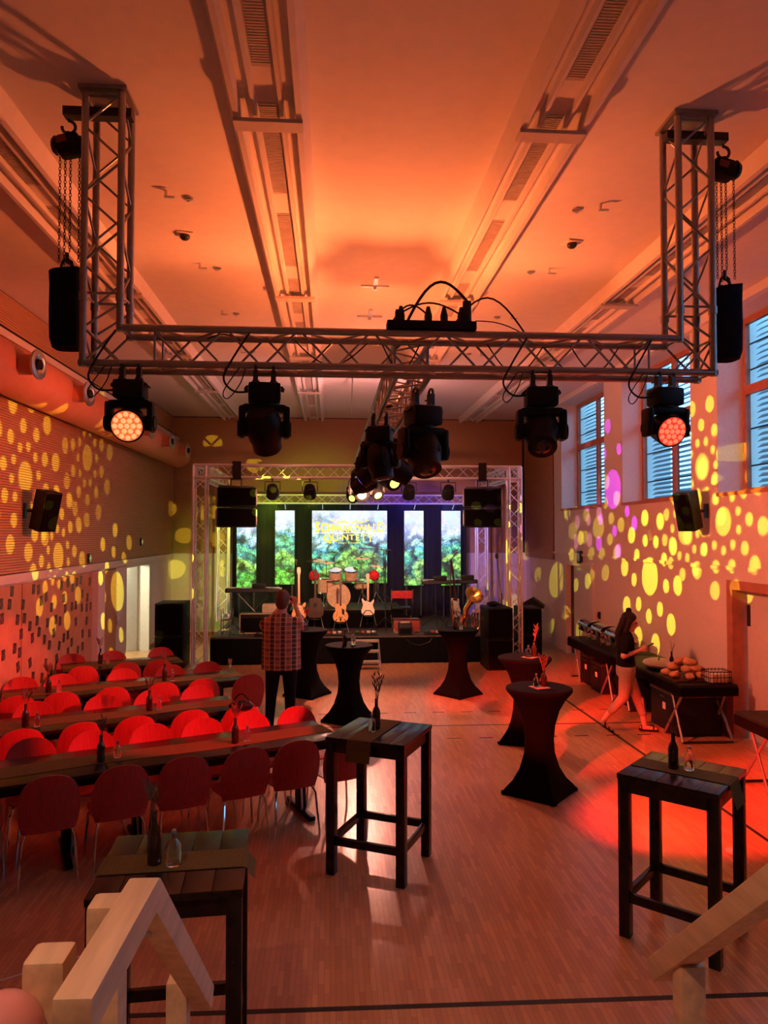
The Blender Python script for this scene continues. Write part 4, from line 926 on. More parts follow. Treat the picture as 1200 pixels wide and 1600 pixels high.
def table(u0, u1, v, label):
    L = u1-u0; t = thing('banquet_table', label, 'table', uv((u0+u1)/2, v), A, 'long dining tables on the left')
    MB().cbox((0, 0, .725), (L-.004, .72, .035), .006).build('tabletop', 'black_wood', t)
    MB().b2(-L/2+.06, L/2-.06, -.30, -.275, .64, .707).build('apron', 'black', t, smooth=0); MB().b2(-L/2+.06, L/2-.06, .275, .30, .64, .707).build('apron', 'black', t, smooth=0)
    for s in (-1, 1):
        MB().b2(s*(L/2-.28)-.035, s*(L/2-.28)+.035, -.05, .05, .04, .707).build('leg', 'black', t, smooth=0)
        MB().cbox((s*(L/2-.28), 0, .025), (.06, .62, .045), .012).build('foot', 'black', t)
for v, u0, u1, near, far, wd in ROWS:
    um = (u0+u1)/2
    table(um, u1, v, 'long black table, aisle half of the %s dining row' % wd); table(u0, um, v, 'long black table, wall half of the %s dining row' % wd)
    rn = MB(); n = 40; L = u1-u0; pr = []
    for i in range(n+1): pr.append((-L/2+.0+(L)*i/n, .02*math.sin(i*.37+v)))
    rn.loft([[(x, y-.145, .7435), (x, y+.145, .7435), (x, y+.145, .7465), (x, y-.145, .7465)] for x, y in pr])
    tag(rn.build('table_runner', 'runner', None, uv(um, v), A, smooth=0), 'olive brown runner along the %s dining row' % wd, 'table runner', 'runners on the long tables')
    for side, lst in (('near', near), ('far', far)):
        for k, u in enumerate(sorted(lst, reverse=True)):
            lb = 'red shell chair, %s from the aisle, %s side of the %s dining row' % (ORD[k], side, wd)
            vv = v-.31 if side == 'near' else v+.31; rz = A if side == 'near' else A+PI
            rz += rnd.uniform(-.06, .06)
            if ch0 is None: ch0 = make_chair(); c = ch0; c.location = uv(u, vv); c.rotation_euler.z = rz; tag(c, lb, group='red shell chairs at the dining rows')
            else: c = dupthing(ch0, uv(u, vv), rz, lb)
# a black bag over one chair back
t = thing('shoulder_bag', 'black bag slung over a red chair back', 'bag', uv(2.36, 7.62, .80))
MB().loft([[(a*math.cos(q), b_*math.sin(q), z) for q in (2*PI*j/16 for j in range(16))] for z, a, b_ in ((-.02, .02, .02), (-.01, .12, .07), (.03, .135, .075), (.06, .10, .06), (.08, .03, .02))]).build('bag_body', 'black', t)
MB().tube(arc((-.1, .02, .04), (.1, .02, .04), .10), .008, 6).build('strap', 'black', t)
# ================================================================== BOTTLES
def bottle_vase(loc, label, seed=0, h=.24, tw=.20, leafy=True, mat='leaf'):
    r_ = random.Random(seed); t = thing('bottle_vase', label, 'vase', loc, r_.uniform(0, 6), 'brown bottles with dried twigs')
    MB().lathe([(.028, 0), (.033, .006), (.033, h*.55), (.028, h*.64), (.014, h*.76), (.0125, h*.96), (.0145, h*.965), (.0145, h), (.011, h)], 16).build('bottle', 'brown_glass', t)
    for k in range(4):
        a = r_.uniform(0, 6.28); sp = r_.uniform(.02, .07); top = h+tw*r_.uniform(.55, 1)
        st = MB().tube([(0, 0, h*.6), (sp*.3*math.cos(a), sp*.3*math.sin(a), h+.03), (sp*math.cos(a), sp*math.sin(a), top)], [.003, .003, .0015], 5).build('twig', 'twig', t)
        if leafy:
            for q in range(5):
                f = .3+.7*q/5; p = Vector((sp*f*math.cos(a), sp*f*math.sin(a), h+(top-h)*f)); b_ = a+(-1)**q*1.2
                MB().tube([p, p+Vector((.016*math.cos(b_), .016*math.sin(b_), .022)), p+Vector((.03*math.cos(b_), .03*math.sin(b_), .05))], [.001, .007, .001], 5).build('leaf', mat, st)
    return t
def clear_bottle(loc, label, h=.145, r=.03):
    t = thing('glass_bottle', label, 'bottle', loc, 0, 'small clear bottles')
    MB().lathe([(r*.9, 0), (r, .005), (r, h*.52), (r*.8, h*.64), (r*.33, h*.74), (r*.30, h*.86), (r*.45, h*.87), (r*.45, h*.9), (r*.25, h*.9), (r*.22, h*.74), (r*.7, h*.62), (r*.88, h*.5), (r*.88, .008), (r*.4, .006)], 16).build('bottle', 'clear_glass', t)
    MB().lathe([(r*.28, h*.88), (r*.3, h*.97), (r*.15, h)], 10).build('stopper', 'steel', t)
    return t
for i, (bx, by, cx, cy, wd) in enumerate(((-1.9, 6.32, -1.80, 6.44, 'the front dining row near its wall end'), (-.86, 6.80, -.76, 6.86, 'the front dining row near its aisle end'), (-2.98, 7.50, -2.87, 7.50, 'the second dining row near its wall end'), (-1.93, 8.08, -1.84, 8.14, 'the second dining row near its aisle end'), (-3.34, 9.06, -3.24, 9.12, 'the third dining row near the wall'), (-2.12, 9.66, -2.03, 9.70, 'the third dining row at its middle'), (-3.33, 11.0, -3.24, 11.05, 'the rear dining row by the wall'))):
    bottle_vase((bx, by, .747), 'brown bottle with dried twigs on %s' % wd, i+3, h=.22, tw=.15)
    clear_bottle((cx, cy, .747), 'small clear bottle beside the twig bottle on %s' % wd)
t = thing('champagne_glass', 'champagne glass standing at the aisle end of third row', 'glass', (-1.36, 10.16, .743))
MB().lathe([(.032, 0), (.032, .004), (.005, .01), (.005, .07), (.018, .10), (.026, .16), (.024, .20), (.022, .20), (.023, .16), (.012, .10), (.001, .09)], 16).build('bowl', 'clear_glass', t)
# ================================================================== BAR TABLES
def bar_table(loc, rz, label, rl, size=.65, runner=0, off=0., drop=(.0, .17)):
    t = thing('bar_table', label, 'bar table', loc, rz, 'tall dark wooden bar tables'); h = size/2
    for k in range(5): MB().cbox((-h+size*(k+.5)/5, 0, 1.043), (size/5-.002, size, .034), .003).build('plank', 'black_wood', t)
    for s in (-1, 1):
        MB().b2(-h+.07, h-.07, s*(h-.035)-.013, s*(h-.035)+.013, .94, 1.026).build('apron', 'black_wood', t, smooth=0); MB().b2(s*(h-.035)-.013, s*(h-.035)+.013, -h+.07, h-.07, .94, 1.026).build('apron', 'black_wood', t, smooth=0)
        MB().cbox((0, s*(h-.04), .255), (size-.14, .035, .06), .005).build('stretcher', 'black_wood', t); MB().cbox((s*(h-.04), 0, .255), (.035, size-.14, .06), .005).build('stretcher', 'black_wood', t)
        for q in (-1, 1): MB().cbox((s*(h-.04), q*(h-.04), .5125), (.07, .07, 1.025), .005).build('leg', 'black_wood', t)
    # runner strip along local y (or x), falling over the edge
    pts = []
    e0, e1 = drop
    if e0: pts += [(-h-.035, 1.063-e0), (-h-.02, 1.063-e0*.5), (-h-.006, 1.058)]
    pts += [(-h+.01 if not e0 else -h+.02, 1.0625), (0, 1.0625), (h-.02, 1.0625)]
    if e1: pts += [(h+.006, 1.058), (h+.02, 1.063-e1*.5), (h+.045, 1.063-e1)]
    m = MB(); m.loft([[(off-.10, y, z), (off+.10, y, z), (off+.10, y, z+.003), (off-.10, y, z+.003)] for y, z in pts])
    o = m.build('table_runner', 'runner', None, loc, rz+runner, smooth=0); tag(o, rl, 'table runner', 'runners on the bar tables')
bar_table((.40, 5.95, 0), R(-26), 'tall black bar table in the middle of the floor', 'olive runner folded over the middle bar table', .66, R(180), .04, (.0, .16))
bar_table((2.34, 4.80, 0), R(-44), 'tall black bar table at right with blue shine on top', 'olive runner hanging off the right bar table', .64, R(-90), .0, (0, .15))
bar_table((-.75, 3.68, 0), R(4), 'tall dark bar table at left behind the wooden handrail', 'wide olive runner across the left bar table', .68, R(-90), .02, (.06, .06))
bottle_vase((.37, 5.98, 1.066), 'brown bottle with leafy twigs on the middle bar table', 41, .24, .22); clear_bottle((.33, 5.90, 1.066), 'small clear bottle on the middle bar table', .145)
bottle_vase((2.30, 4.84, 1.066), 'brown bottle with one bare twig on the right bar table', 42, .24, .13, False); clear_bottle((2.39, 4.80, 1.066), 'small clear bottle on the right bar table', .16, .034)
bottle_vase((-.84, 3.64, 1.066), 'brown bottle with red dried flowers on the left bar table', 43, .25, .16); clear_bottle((-.745, 3.62, 1.066), 'ornate clear bottle on the left bar table', .17, .036)
# ================================================================== COCKTAIL TABLES IN STRETCH COVERS
def cocktail(x, y, label, rz=0, r=.335, cloth='black_cloth'):
    t = thing('cocktail_table', label, 'cocktail table', (x, y, 0), rz, 'round cocktail tables in black stretch covers')
    rings = []; n = 40
    for z, rad, sq in ((.004, .40, 1), (.03, .395, 1), (.07, .36, .95), (.14, .285, .8), (.25, .215, .55), (.40, .165, .3), (.55, .15, .15), (.70, .165, .08), (.84, .205, .04), (.95, .265, .01), (1.02, r-.01, 0), (1.04, r+.004, 0), (1.062, r, 0), (1.068, r-.015, 0)):
        ring = []
        for j in range(n):
            a = 2*PI*j/n; d = 1/(abs(math.cos(a))+abs(math.sin(a)))          # diamond radius 1..0.707
            k = (1-sq)+sq*d*1.0; ring.append((rad*k*math.cos(a), rad*k*math.sin(a), z))
        rings.append(ring)
    MB().loft(rings).build('stretch_cover', cloth, t, smooth=60)
    MB().lathe([(.001, 1.0685), (r-.02, 1.0685), (r-.02, 1.070), (.001, 1.070)], 32).build('top_cover', cloth, t)
    for k in range(4): MB().cbox((.37*math.cos(k*PI/2), .37*math.sin(k*PI/2), .02), (.06, .06, .036), .01, rot=(0, 0, k*PI/2)).build('foot_pocket', cloth, t)
CT = [(2.13, 7.45, 'black covered cocktail table nearest the camera'), (2.47, 9.28, 'black covered cocktail table half hidden behind the nearest one'), (2.08, 12.0, 'black covered cocktail table before the right of stage'), (.26, 10.45, 'black covered cocktail table behind the middle bar table'), (-.38, 12.15, 'black covered cocktail table beside the photographer')]
for (x, y, lb), a in zip(CT, (4, 20, -6, 8, 12)): cocktail(x, y, lb, R(a))
def napkin(x, y, rz, lb): tag(MB().cbox((0, 0, .0015), (.16, .16, .003), .001).build('napkin', 'kraft', None, (x, y, 1.0705), rz), lb, 'napkin', 'napkins on the cocktail tables')
napkin(2.13, 7.43, .3, 'paper napkin on the nearest cocktail table'); clear_bottle((2.09, 7.41, 1.0735), 'small clear bottle on the nearest cocktail table'); bottle_vase((2.18, 7.45, 1.0735), 'brown bottle with dried twigs on the nearest cocktail table', 51, .17, .16)
napkin(2.52, 9.22, .7, 'pale napkin on the half hidden cocktail table'); clear_bottle((2.50, 9.22, 1.0735), 'squat clear bottle on the half hidden cocktail table', .15, .045); bottle_vase((2.58, 9.24, 1.0735), 'brown bottle with drooping twig on the half hidden cocktail table', 52, .2, .22)
bottle_vase((2.03, 11.95, 1.0705), 'brown bottle with dried twigs on the cocktail table before the stage', 53, .2, .15); clear_bottle((2.12, 11.93, 1.0705), 'small clear bottle on the cocktail table before the stage')
bottle_vase((.20, 10.42, 1.0705), 'brown bottle on the cocktail table behind middle bar table', 54, .2, .05, False); clear_bottle((.32, 10.42, 1.0705), 'small clear bottle on the cocktail table behind middle bar table', .15, .036)
bottle_vase((-.40, 12.1, 1.0705), 'brown bottle with red and yellow flowers beside the photographer', 55, .2, .18, True, 'red_petal')
# ================================================================== BUFFET ALONG THE RIGHT WALL
def folding_table(x0, x1, y0, y1, label, h=.74, skirt=.09, legmat='alu_shaded'):
    t = thing('folding_table', label, 'table', ((x0+x1)/2, (y0+y1)/2, 0), 0, 'black folding buffet tables'); w_, d = x1-x0, y1-y0
    MB().cbox((0, 0, h-.02), (w_, d, .04), .008).build('tabletop', 'black', t); 
    if skirt: MB().b2(-w_/2-.005, w_/2+.005, -d/2-.005, d/2+.005, h-.04-skirt, h-.035).build('cloth_edge', 'black_cloth', t, smooth=0)
    for s in (-1, 1):
        yy = s*(d/2-.3)
        MB().cyl((-w_/2+.04, yy-.25, .02), (-w_/2+.10, yy+.22, h-.05), .017, n=8).build('leg', legmat, t); MB().cyl((-w_/2+.04, yy+.25, .02), (-w_/2+.10, yy-.22, h-.05), .017, n=8).build('leg', legmat, t)
        MB().cyl((w_/2-.04, yy-.25, .02), (w_/2-.10, yy+.22, h-.05), .017, n=8).build('leg', legmat, t); MB().cyl((w_/2-.04, yy+.25, .02), (w_/2-.10, yy-.22, h-.05), .017, n=8).build('leg', legmat, t)
        MB().cyl((-w_/2+.04, yy+.25, .02), (w_/2-.04, yy+.25, .02), .015, n=8).build('foot_bar', 'dark_steel', t); MB().cyl((-w_/2+.04, yy-.25, .02), (w_/2-.04, yy-.25, .02), .015, n=8).build('foot_bar', 'dark_steel', t)
    return t
folding_table(4.36, 5.10, 11.25, 13.35, 'black folding buffet table under the chafing dishes', .74, .12)
folding_table(4.36, 5.10, 8.95, 11.2, 'black folding buffet table under the bread', .74, .10)
folding_table(4.30, 5.05, 6.3, 7.62, 'black folding table in front of the right doorway', .75, .10)
for k, (y, wd) in enumerate(((13.0, 'farthest'), (12.35, 'middle'), (11.7, 'nearest'))):
    t = thing('chafing_dish', 'chrome chafing dish on the buffet, %s of the three' % wd, 'food warmer', (4.70, y, .741), R(-3), 'chafing dishes')
    for sx in (-1, 1):
        for sy in (-1, 1): MB().cyl((sx*.16, sy*.24, 0), (sx*.16, sy*.24, .2), .009, n=6).build('leg', 'chrome', t)
    MB().cbox((0, 0, .18), (.36, .54, .09), .015).build('pan', 'chrome', t); MB().cbox((0, 0, .232), (.39, .57, .014), .005).build('rim', 'chrome', t)
    MB().loft([[(.18*math.cos(a), y_, .24+.10*math.sin(a)) for a in (PI*j/14 for j in range(15))] for y_ in (-.27, .27)]).build('lid', 'chrome', t)
    MB().tube([(-.18, -.06, .30), (-.215, -.06, .33), (-.215, .06, .33), (-.18, .06, .30)], .008, 6).build('handle', 'black', t)
    for s in (-1, 1): MB().lathe([(.035, .0), (.035, .05), (.02, .055)], 12, Matrix.Translation((0, s*.14, .005))).build('burner', 'steel', t)
for i, (x, y, w_, d, h, lb) in enumerate(((4.71, 12.7, .5, .55, .52, 'black transport box under the far end of the buffet'), (4.66, 12.05, .5, .5, .50, 'black transport box with white label under the buffet'), (4.71, 10.9, .42, .5, .48, 'grey-black transport box under the buffet behind the woman'), (4.78, 9.7, .6, .8, .56, 'large dark box under the bread table'))):
    t = thing('transport_box', lb, 'box', (x, y, 0), 0, 'transport boxes under the buffet')
    MB().cbox((0, 0, h*.44), (w_, d, h*.88), .02).build('body', 'black', t); MB().cbox((0, 0, h*.94), (w_+.02, d+.02, h*.11), .015).build('lid', 'dark_steel', t)
    MB().b2(-w_/2-.004, -w_/2+.0, -.06, .02, h*.5, h*.66).build('label', 'white_plastic', t, smooth=0)
    MB().cbox((-w_/2-.008, 0, h*.8), (.016, .16, .03), .004).build('latch', 'dark_steel', t)
# bread
t = thing('bread_tray', 'dark serving tray under the heap of bread', 'tray', (4.66, 9.45, .741)); MB().cbox((0, 0, .008), (.56, .62, .014), .005).build('plate', 'dark_wood', t)
for k in range(4): pass
lv = None; nb = 0
for lay, (cnt, rad) in enumerate(((7, .20), (5, .14), (3, .075))):
    for k in range(cnt):
        a = 2*PI*k/cnt+lay*.5
        m = MB().ball((0, 0, 0), (.058, .10, .048), 12).build('loaf', 'bread') if lv is None else None
        if lv is None: lv = m; o = lv
        else: o = lv.copy(); COL.objects.link(o)
        o.name = 'bread_roll'
        o.location = (4.66+rad*math.cos(a), 9.45+rad*1.15*math.sin(a), .741+.058+lay*.078); o.rotation_euler = (0, 0, a+PI/2+.3*lay); nb += 1
        tag(o, 'bread roll in the heap on the buffet tray, %s layer' % ('bottom', 'middle', 'top')[lay], 'bread', 'bread rolls heaped on the tray, %s layer' % ('bottom', 'middle', 'top')[lay])
t = thing('wire_basket', 'black wire basket at the near end of the buffet', 'basket', (4.90, 9.1, .741))
for z in (.01, .08, .15): 
    MB().tube([(-.14, -.11, z), (.14, -.11, z), (.14, .11, z), (-.14, .11, z), (-.14, -.11, z)], .005, 5).build('hoop', 'black', t)
for k in range(7):
    for s in (-1, 1): MB().cyl((-.14+k*.28/6, s*.11, .005), (-.14+k*.28/6, s*.11, .17), .004, n=5).build('wire', 'black', t)
for k in range(1, 5):
    for s in (-1, 1): MB().cyl((s*.14, -.11+k*.044, .005), (s*.14, -.11+k*.044, .17), .004, n=5).build('wire', 'black', t)
MB().cbox((0, 0, .065), (.24, .18, .11), .02).build('napkin_stack', 'cream', t)
t = thing('cloth_bundle', 'pale linen bundle lying on the buffet behind the woman', 'cloth', (4.62, 10.1, .741))
MB().ball((0, 0, .07), (.22, .3, .07), 16).build('bundle', 'cream', t); MB().tube(arc((-.12, -.2, .08), (.1, .2, .08), .06), .012, 6).build('tie', 'black', t)
bottle_vase((4.72, 9.95, .741), 'dark bottle with a forked twig on the buffet beside the bread', 61, .26, .16, False)
# ================================================================== WALL AND CEILING FITTINGS
def wall_speaker(x, y, z, s, label, rz):
    t = thing('wall_speaker', label, 'loudspeaker', (x, y, z), 0, 'loudspeakers on the side walls')
    Xm = Matrix.Rotation(rz, 4, 'Z') @ Matrix.Rotation(R(15), 4, 'X')
    MB().cbox((0, 0, 0), (.26, .22, .54), .02, Xm).build('cabinet', 'black', t); MB().cbox((0, -.115, 0), (.23, .012, .50), .005, Xm).build('grille', 'black_cloth', t)
    w_ = -s
    MB().tube([(0, .05, .0), (w_*.14, .08, .0), (w_*.26, .05, 0)], .02, 8).build('arm', 'dark_steel', t); MB().cbox((w_*.285, .05, 0), (.02, .1, .2), .005).build('wall_plate', 'dark_steel', t)
wall_speaker(-3.77, 10.05, 2.94, 1, 'loudspeaker on a bracket on the left slatted wall', R(58)); wall_speaker(4.9, 9.8, 2.95, -1, 'loudspeaker on a bracket on the right wall below windows', R(-58))
def sign(x, y, z, s, label):
    t = thing('exit_sign', label, 'sign', (x, y, z), 0, 'small emergency signs'); MB().cbox((0, 0, 0), (.03, .14, .16), .004).build('plate', 'dark_steel', t)
    MB().b2(s*.016, s*.018, -.02, .02, -.06, .06).build('mark', 'sign_green', t, smooth=0); MB().b2(s*.016, s*.0175, -.055, .055, -.02, .02).build('mark', 'sign_green', t, smooth=0)
sign(XL+.06, 12.7, 2.22, 1, 'small lit emergency sign low on the left slatted wall'); sign(XL+.06, 16.1, 2.45, 1, 'small dark sign above the left doorway')
def box_fit(x, y, z, d, label, name, cat, mats=('dark_steel', 'steel')):
    t = thing(name, label, cat, (x, y, z)); MB().cbox((0, 0, 0), d, .006).build('housing', mats[0], t); MB().cbox((-d[0]*.5-.006, 0, .0), (.012, d[1]*.6, d[2]*.6), .003).build('front', mats[1], t)
box_fit(XR-.035, 15.0, 2.14, (.06, .2, .26), 'small grey control box above the right rear door', 'control_box', 'box'); box_fit(XR-.035, 11.6, 2.62, (.06, .07, .2), 'small pale sensor on right wall among the light dots', 'wall_sensor', 'sensor', ('trim_paint', 'white_plastic'))
box_fit(XR-.02, 13.95, 1.05, (.03, .08, .14), 'light switch beside the right rear door', 'light_switch', 'switch', ('dark_steel', 'black'))
for i, (x, y) in enumerate(((-1.45, 6.5), (-1.46, 8.25), (-1.47, 10.0), (-1.47, 12.1), (2.45, 6.48), (2.47, 8.12), (2.48, 9.9), (2.48, 12.0))):
    t = thing('ceiling_hook', 'L-shaped ceiling hook, %s from the front, %s of centre truss' % (ORD[i % 4], 'left' if x < 0 else 'right'), 'hook', (x, y, ZC), 0, 'hooks in the ceiling')
    MB().cyl((0, 0, 0), (0, 0, -.05), .012, n=8).build('pin', 'steel', t); MB().box((.03, 0, -.055), (.09, .02, .015)).build('arm', 'steel', t)
    x2 = x+(.17 if x < 0 else -.18)
    t = thing('ceiling_plate', 'small round ceiling plate, %s from the front, %s of centre truss' % (ORD[i % 4], 'left' if x < 0 else 'right'), 'ceiling plate', (x2, y+.12, ZC), 0, 'small plates in the ceiling')
    MB().lathe([(.045, 0), (.045, -.012), (.02, -.02), (.02, -.03)], 14).build('plate', 'steel', t)
for x, y, sd in ((-1.47, 7.44, 'left'), (2.48, 7.37, 'right')):
    t = thing('ceiling_detector', 'square ceiling detector with dark dome, %s of the centre truss' % sd, 'detector', (x, y, ZC), .2, 'detectors in the ceiling')
    MB().cbox((0, 0, -.008), (.16, .16, .014), .004).build('plate', 'ceiling_paint', t); MB().lathe([(.05, -.014), (.05, -.04), (.03, -.06), (.005, -.065)], 16).build('dome', 'dark_steel', t)
for y, lb in ((8.84, 'cross-shaped steel ceiling mount above the power bar, nearer one'), (10.1, 'cross-shaped steel ceiling mount, farther one')):
    t = thing('ceiling_mount', lb, 'ceiling mount', (.53, y, ZC), 0, 'steel mounts in the ceiling'); MB().box((0, 0, -.012), (.34, .035, .02)).build('bar', 'steel', t, smooth=0); MB().box((0, -.1, -.012), (.05, .42, .024)).build('bar', 'steel', t, smooth=0); MB().cyl((0, 0, -.02), (0, 0, -.06), .02).build('stud', 'steel', t)
t = thing('hanging_rod', 'thin steel rod hanging from the ceiling near the stage', 'rod', (.40, 13.6, ZC))
MB().cbox((0, 0, -.03), (.10, .5, .06), .01).build('mount', 'trim_paint', t); MB().tube([(0, .2, -.05), (-.0, .7, -.7)], .014, 6).build('rod', 'steel', t)
# snapshots pinned on the board
PH = []; r_ = random.Random(11); pm = MB().b2(0, .003, -.05, .05, -.068, .068).mesh('photo', 0); pm.materials.append(MATS['photo_print'])
tries = 0
while len(PH) < 84 and tries < 4000:
    tries += 1; y = r_.uniform(8.3, 12.85); z = r_.uniform(.5, 1.90)
    if z < .5+.0*(y-8): continue
    if all(abs(y-a) > .15 or abs(z-b_) > .16 for a, b_ in PH) and r_.random() < .55+.45*((y-8.3)/4.5): PH.append((y, z))
for y, z in PH:
    o = bpy.data.objects.new('pinned_photo', pm); COL.objects.link(o); o.location = (XL+.036, y, z); o.rotation_euler = (r_.uniform(-.22, .22), 0, 0)
    tag(o, 'small snapshot pinned to the left wall board', 'photo', 'snapshots on the pinboard')
# covered rack by the rear door
t = thing('covered_rack', 'dark roofed rack with pale upright slats near the rear door', 'rack', (4.62, 16.75, 0), R(-20))
MB().cbox((0, 0, .22), (.46, .36, .44), .02).build('base_box', 'black', t)
for k in range(6): MB().cyl((-.17+k*.06, -.12, .42), (-.10+k*.055, -.05, .98), .02, n=8).build('slat', 'kraft', t)
MB().box((-.24, -.05, .55), (.05, .1, 1.0), (0, R(7), 0)).build('side_post', 'dark_wood', t, smooth=0)
MB().loft([[(-.24, y, .92), (.28, y, .92), (.30, y, .98), (.03, y, 1.16), (-.26, y, .98)] for y in (-.2, .18)]).build('roof_cover', 'black', t, smooth=0)
t = thing('boom_stand', 'tall thin microphone stand leaning behind right speakers', 'microphone stand', (3.75, 16.0, 0)); stand3(t, 1.3); MB().tube([(0, 0, 1.2), (-.12, -.05, 2.1)], .008, 6).build('boom', 'dark_steel', t); MB().lathe([(.02, 0), (.035, .03), (.03, .1), (.01, .12)], 10, Matrix.Translation((-.12, -.05, 2.08))).build('microphone', 'black', t)
t = thing('loose_cap', 'dark cloth heap on top of right bass speaker', 'cloth', (3.2, 14.4, 1.2)); MB().ball((0, 0, .045), (.13, .10, .05), 14).build('heap', 'black', t); MB().cbox((.12, -.03, .03), (.12, .12, .015), .005).build('brim', 'black', t)
t = thing('cable_trolley', 'chrome trolley with cable coils left of the stage', 'trolley', (-2.1, 15.2, ZD))
MB().cbox((0, 0, .12), (.22, .3, .03), .006).build('shelf', 'chrome', t); MB().cbox((0, 0, .34), (.22, .3, .03), .006).build('shelf', 'chrome', t)
for sx in (-1, 1):
    for sy in (-1, 1): MB().cyl((sx*.1, sy*.14, .0), (sx*.1, sy*.14, .55), .01, n=6).build('post', 'chrome', t)
MB().tube([(.09*math.cos(a), .09*math.sin(a), .375+.004*a) for a in (R(q) for q in range(0, 1080, 30))], .012, 6).build('cable_coil', 'steel', t)
# ================================================================== HANDRAILS IN THE FOREGROUND
def beamp(p, q, wd, ht, b=.008):
    P, Q = Vector(p), Vector(q); d = Q-P; X = Matrix.Translation((P+Q)/2) @ d.to_track_quat('Y', 'Z').to_matrix().to_4x4()
    return MB().cbox((0, 0, 0), (wd, d.length, ht), b, X)
t = thing('handrail', 'pale wooden stair handrail at lower left, bending downward', 'handrail', (0, 0, .9))
beamp((-.468, 1.40, .865), (-.455, 1.875, .865), .075, .075).build('level_rail', 'rail_wood', t); beamp((-.452, 1.86, .870), (-.44, 2.66, .125), .066, .075).build('sloping_rail', 'rail_wood', t)
MB().cbox((-.58, 1.60, .44), (.085, .085, .88), .012).build('post', 'rail_wood', t); MB().cbox((-.572, 1.97, .175), (.085, .085, 1.26), .012).build('post', 'rail_wood', t); MB().cbox((-.50, 2.52, -.31), (.07, .07, 1.18), .012).build('post', 'rail_wood', t)
for y, z in ((1.60, .8), (1.97, .72)): MB().cyl((-.54, y, z), (-.46, y, z), .012).build('bolt', 'steel', t)
t = thing('handrail', 'pale wooden sloping stair handrail at lower right', 'handrail', (0, 0, 0))
beamp((1.205, 2.66, 1.05), (1.21, 1.2, 2.36), .085, .075).build('sloping_rail', 'rail_wood', t); MB().cbox((1.22, 2.47, .595), (.085, .075, 1.19), .010).build('post', 'rail_wood', t); MB().cbox((1.23, 1.5, 1.48), (.085, .075, 1.16), .010).build('post', 'rail_wood', t)
t = thing('newel_knob', 'glossy pink rounded knob in the bottom left corner', 'knob', (-.635, 1.5, .9))
MB().ball((0, 0, .775), .08, 24).build('ball', 'pink', t, smooth=80); MB().cyl((0, 0, 0), (0, 0, .71), .03).build('stem', 'rail_wood', t)
# ================================================================== PEOPLE
def soft(o, vox, it=4):
    m = o.modifiers.new('remesh', 'REMESH'); m.mode = 'VOXEL'; m.voxel_size = vox; m.use_smooth_shade = True
    s = o.modifiers.new('smooth', 'SMOOTH'); s.factor = .5; s.iterations = it
    return o
def ell(rx, ry, z, cx=0, cy=0, n=24): return [(cx+rx*math.cos(2*PI*j/n), cy+ry*math.sin(2*PI*j/n), z) for j in range(n)]
def hand(b, wrist, d, side_v, curl, s=1.):
    """palm with four curled fingers and a thumb; d = hand direction, side_v = towards the thumb, curl = direction the fingers close"""
    W, D, S_, C_ = Vector(wrist), Vector(d).normalized(), Vector(side_v).normalized(), Vector(curl).normalized()
    k = W+D*.05*s
    for q in (-.025, 0, .025): b.limb(W+S_*q*.5*s, W+D*.085*s+S_*q*s, .017*s, .015*s, 10)
    for q, L in ((.032, .070), (.011, .080), (-.011, .075), (-.031, .058)):
        p0 = W+D*.085*s+S_*q*s; p1 = p0+(D*.75+C_*.6).normalized()*L*.5*s; p2 = p1+(D*.1+C_).normalized()*L*.5*s
        b.limb(p0, p1, .0098*s, .009*s, 8); b.limb(p1, p2, .009*s, .0078*s, 8)
    p0 = W+D*.03*s+S_*.026*s; p1 = p0+(S_*.8+D*.7+C_*.3).normalized()*.042*s; p2 = p1+(D*.7+C_*.7).normalized()*.034*s
    b.limb(p0, p1, .0125*s, .0105*s, 8); b.limb(p1, p2, .0105*s, .009*s, 8)
def head(b, c, s, look):
    """skull, jaw, nose, ears, brow; look = facing direction"""
    X = Matrix.Translation(c) @ Matrix.Rotation(math.atan2(-look[0], look[1]), 4, 'Z') @ Matrix.Rotation(look[2], 4, 'X') @ Matrix.Diagonal((s, s, s, 1))
    b.ball((0, -.01, .03), (.078, .098, .095), 18, X); b.ball((0, .022, -.045), (.058, .066, .072), 16, X); b.ball((0, .055, -.09), (.03, .028, .024), 12, X)
    b.tube([X @ Vector((0, .085, .02)), X @ Vector((0, .108, -.03)), X @ Vector((0, .09, -.038))], [.010*s, .016*s, .008*s], 8)
    for q in (-1, 1): b.ball((q*.080, -.012, -.005), (.010, .022, .033), 10, X)
    b.ball((0, .088, -.062), (.022, .010, .008), 10, X); b.ball((0, .082, .032), (.05, .014, .010), 10, X)
    return X
def eyes(X, t):
    for q in (-1, 1): MB().ball((q*.031, .083, .012), (.013, .009, .008), 10, X).build('eye', 'lens_dark', t)
# ---- man photographing the stage, seen from behind
t = thing('person', 'person in plaid shirt and dark trousers photographing the stage', 'person', (-.645, 9.78, 0), R(-3))
b = MB(); hc = Vector((.015, .03, 1.745)); X = head(b, hc, 1.12, (.12, 1, 0))
b.limb((0, -.01, 1.50), (.01, .015, 1.66), .068, .062)
b.loft([ell(.20, .12, .90), ell(.19, .12, 1.1), ell(.20, .125, 1.3), ell(.19, .11, 1.47), ell(.09, .07, 1.54)])
b.limb((.20, 0, 1.47), (.275, .15, 1.385), .052, .044); b.limb((.275, .15, 1.385), (.155, .25, 1.665), .043, .029)
b.limb((-.20, 0, 1.47), (-.25, .20, 1.40), .052, .044); b.limb((-.25, .20, 1.40), (-.03, .33, 1.66), .043, .029)
hand(b, (.155, .25, 1.665), (-.05, .05, 1), (-1, .2, 0), (-.8, .35, .1)); hand(b, (-.03, .33, 1.66), (.15, .05, 1), (1, .2, 0), (.8, .3, .1))
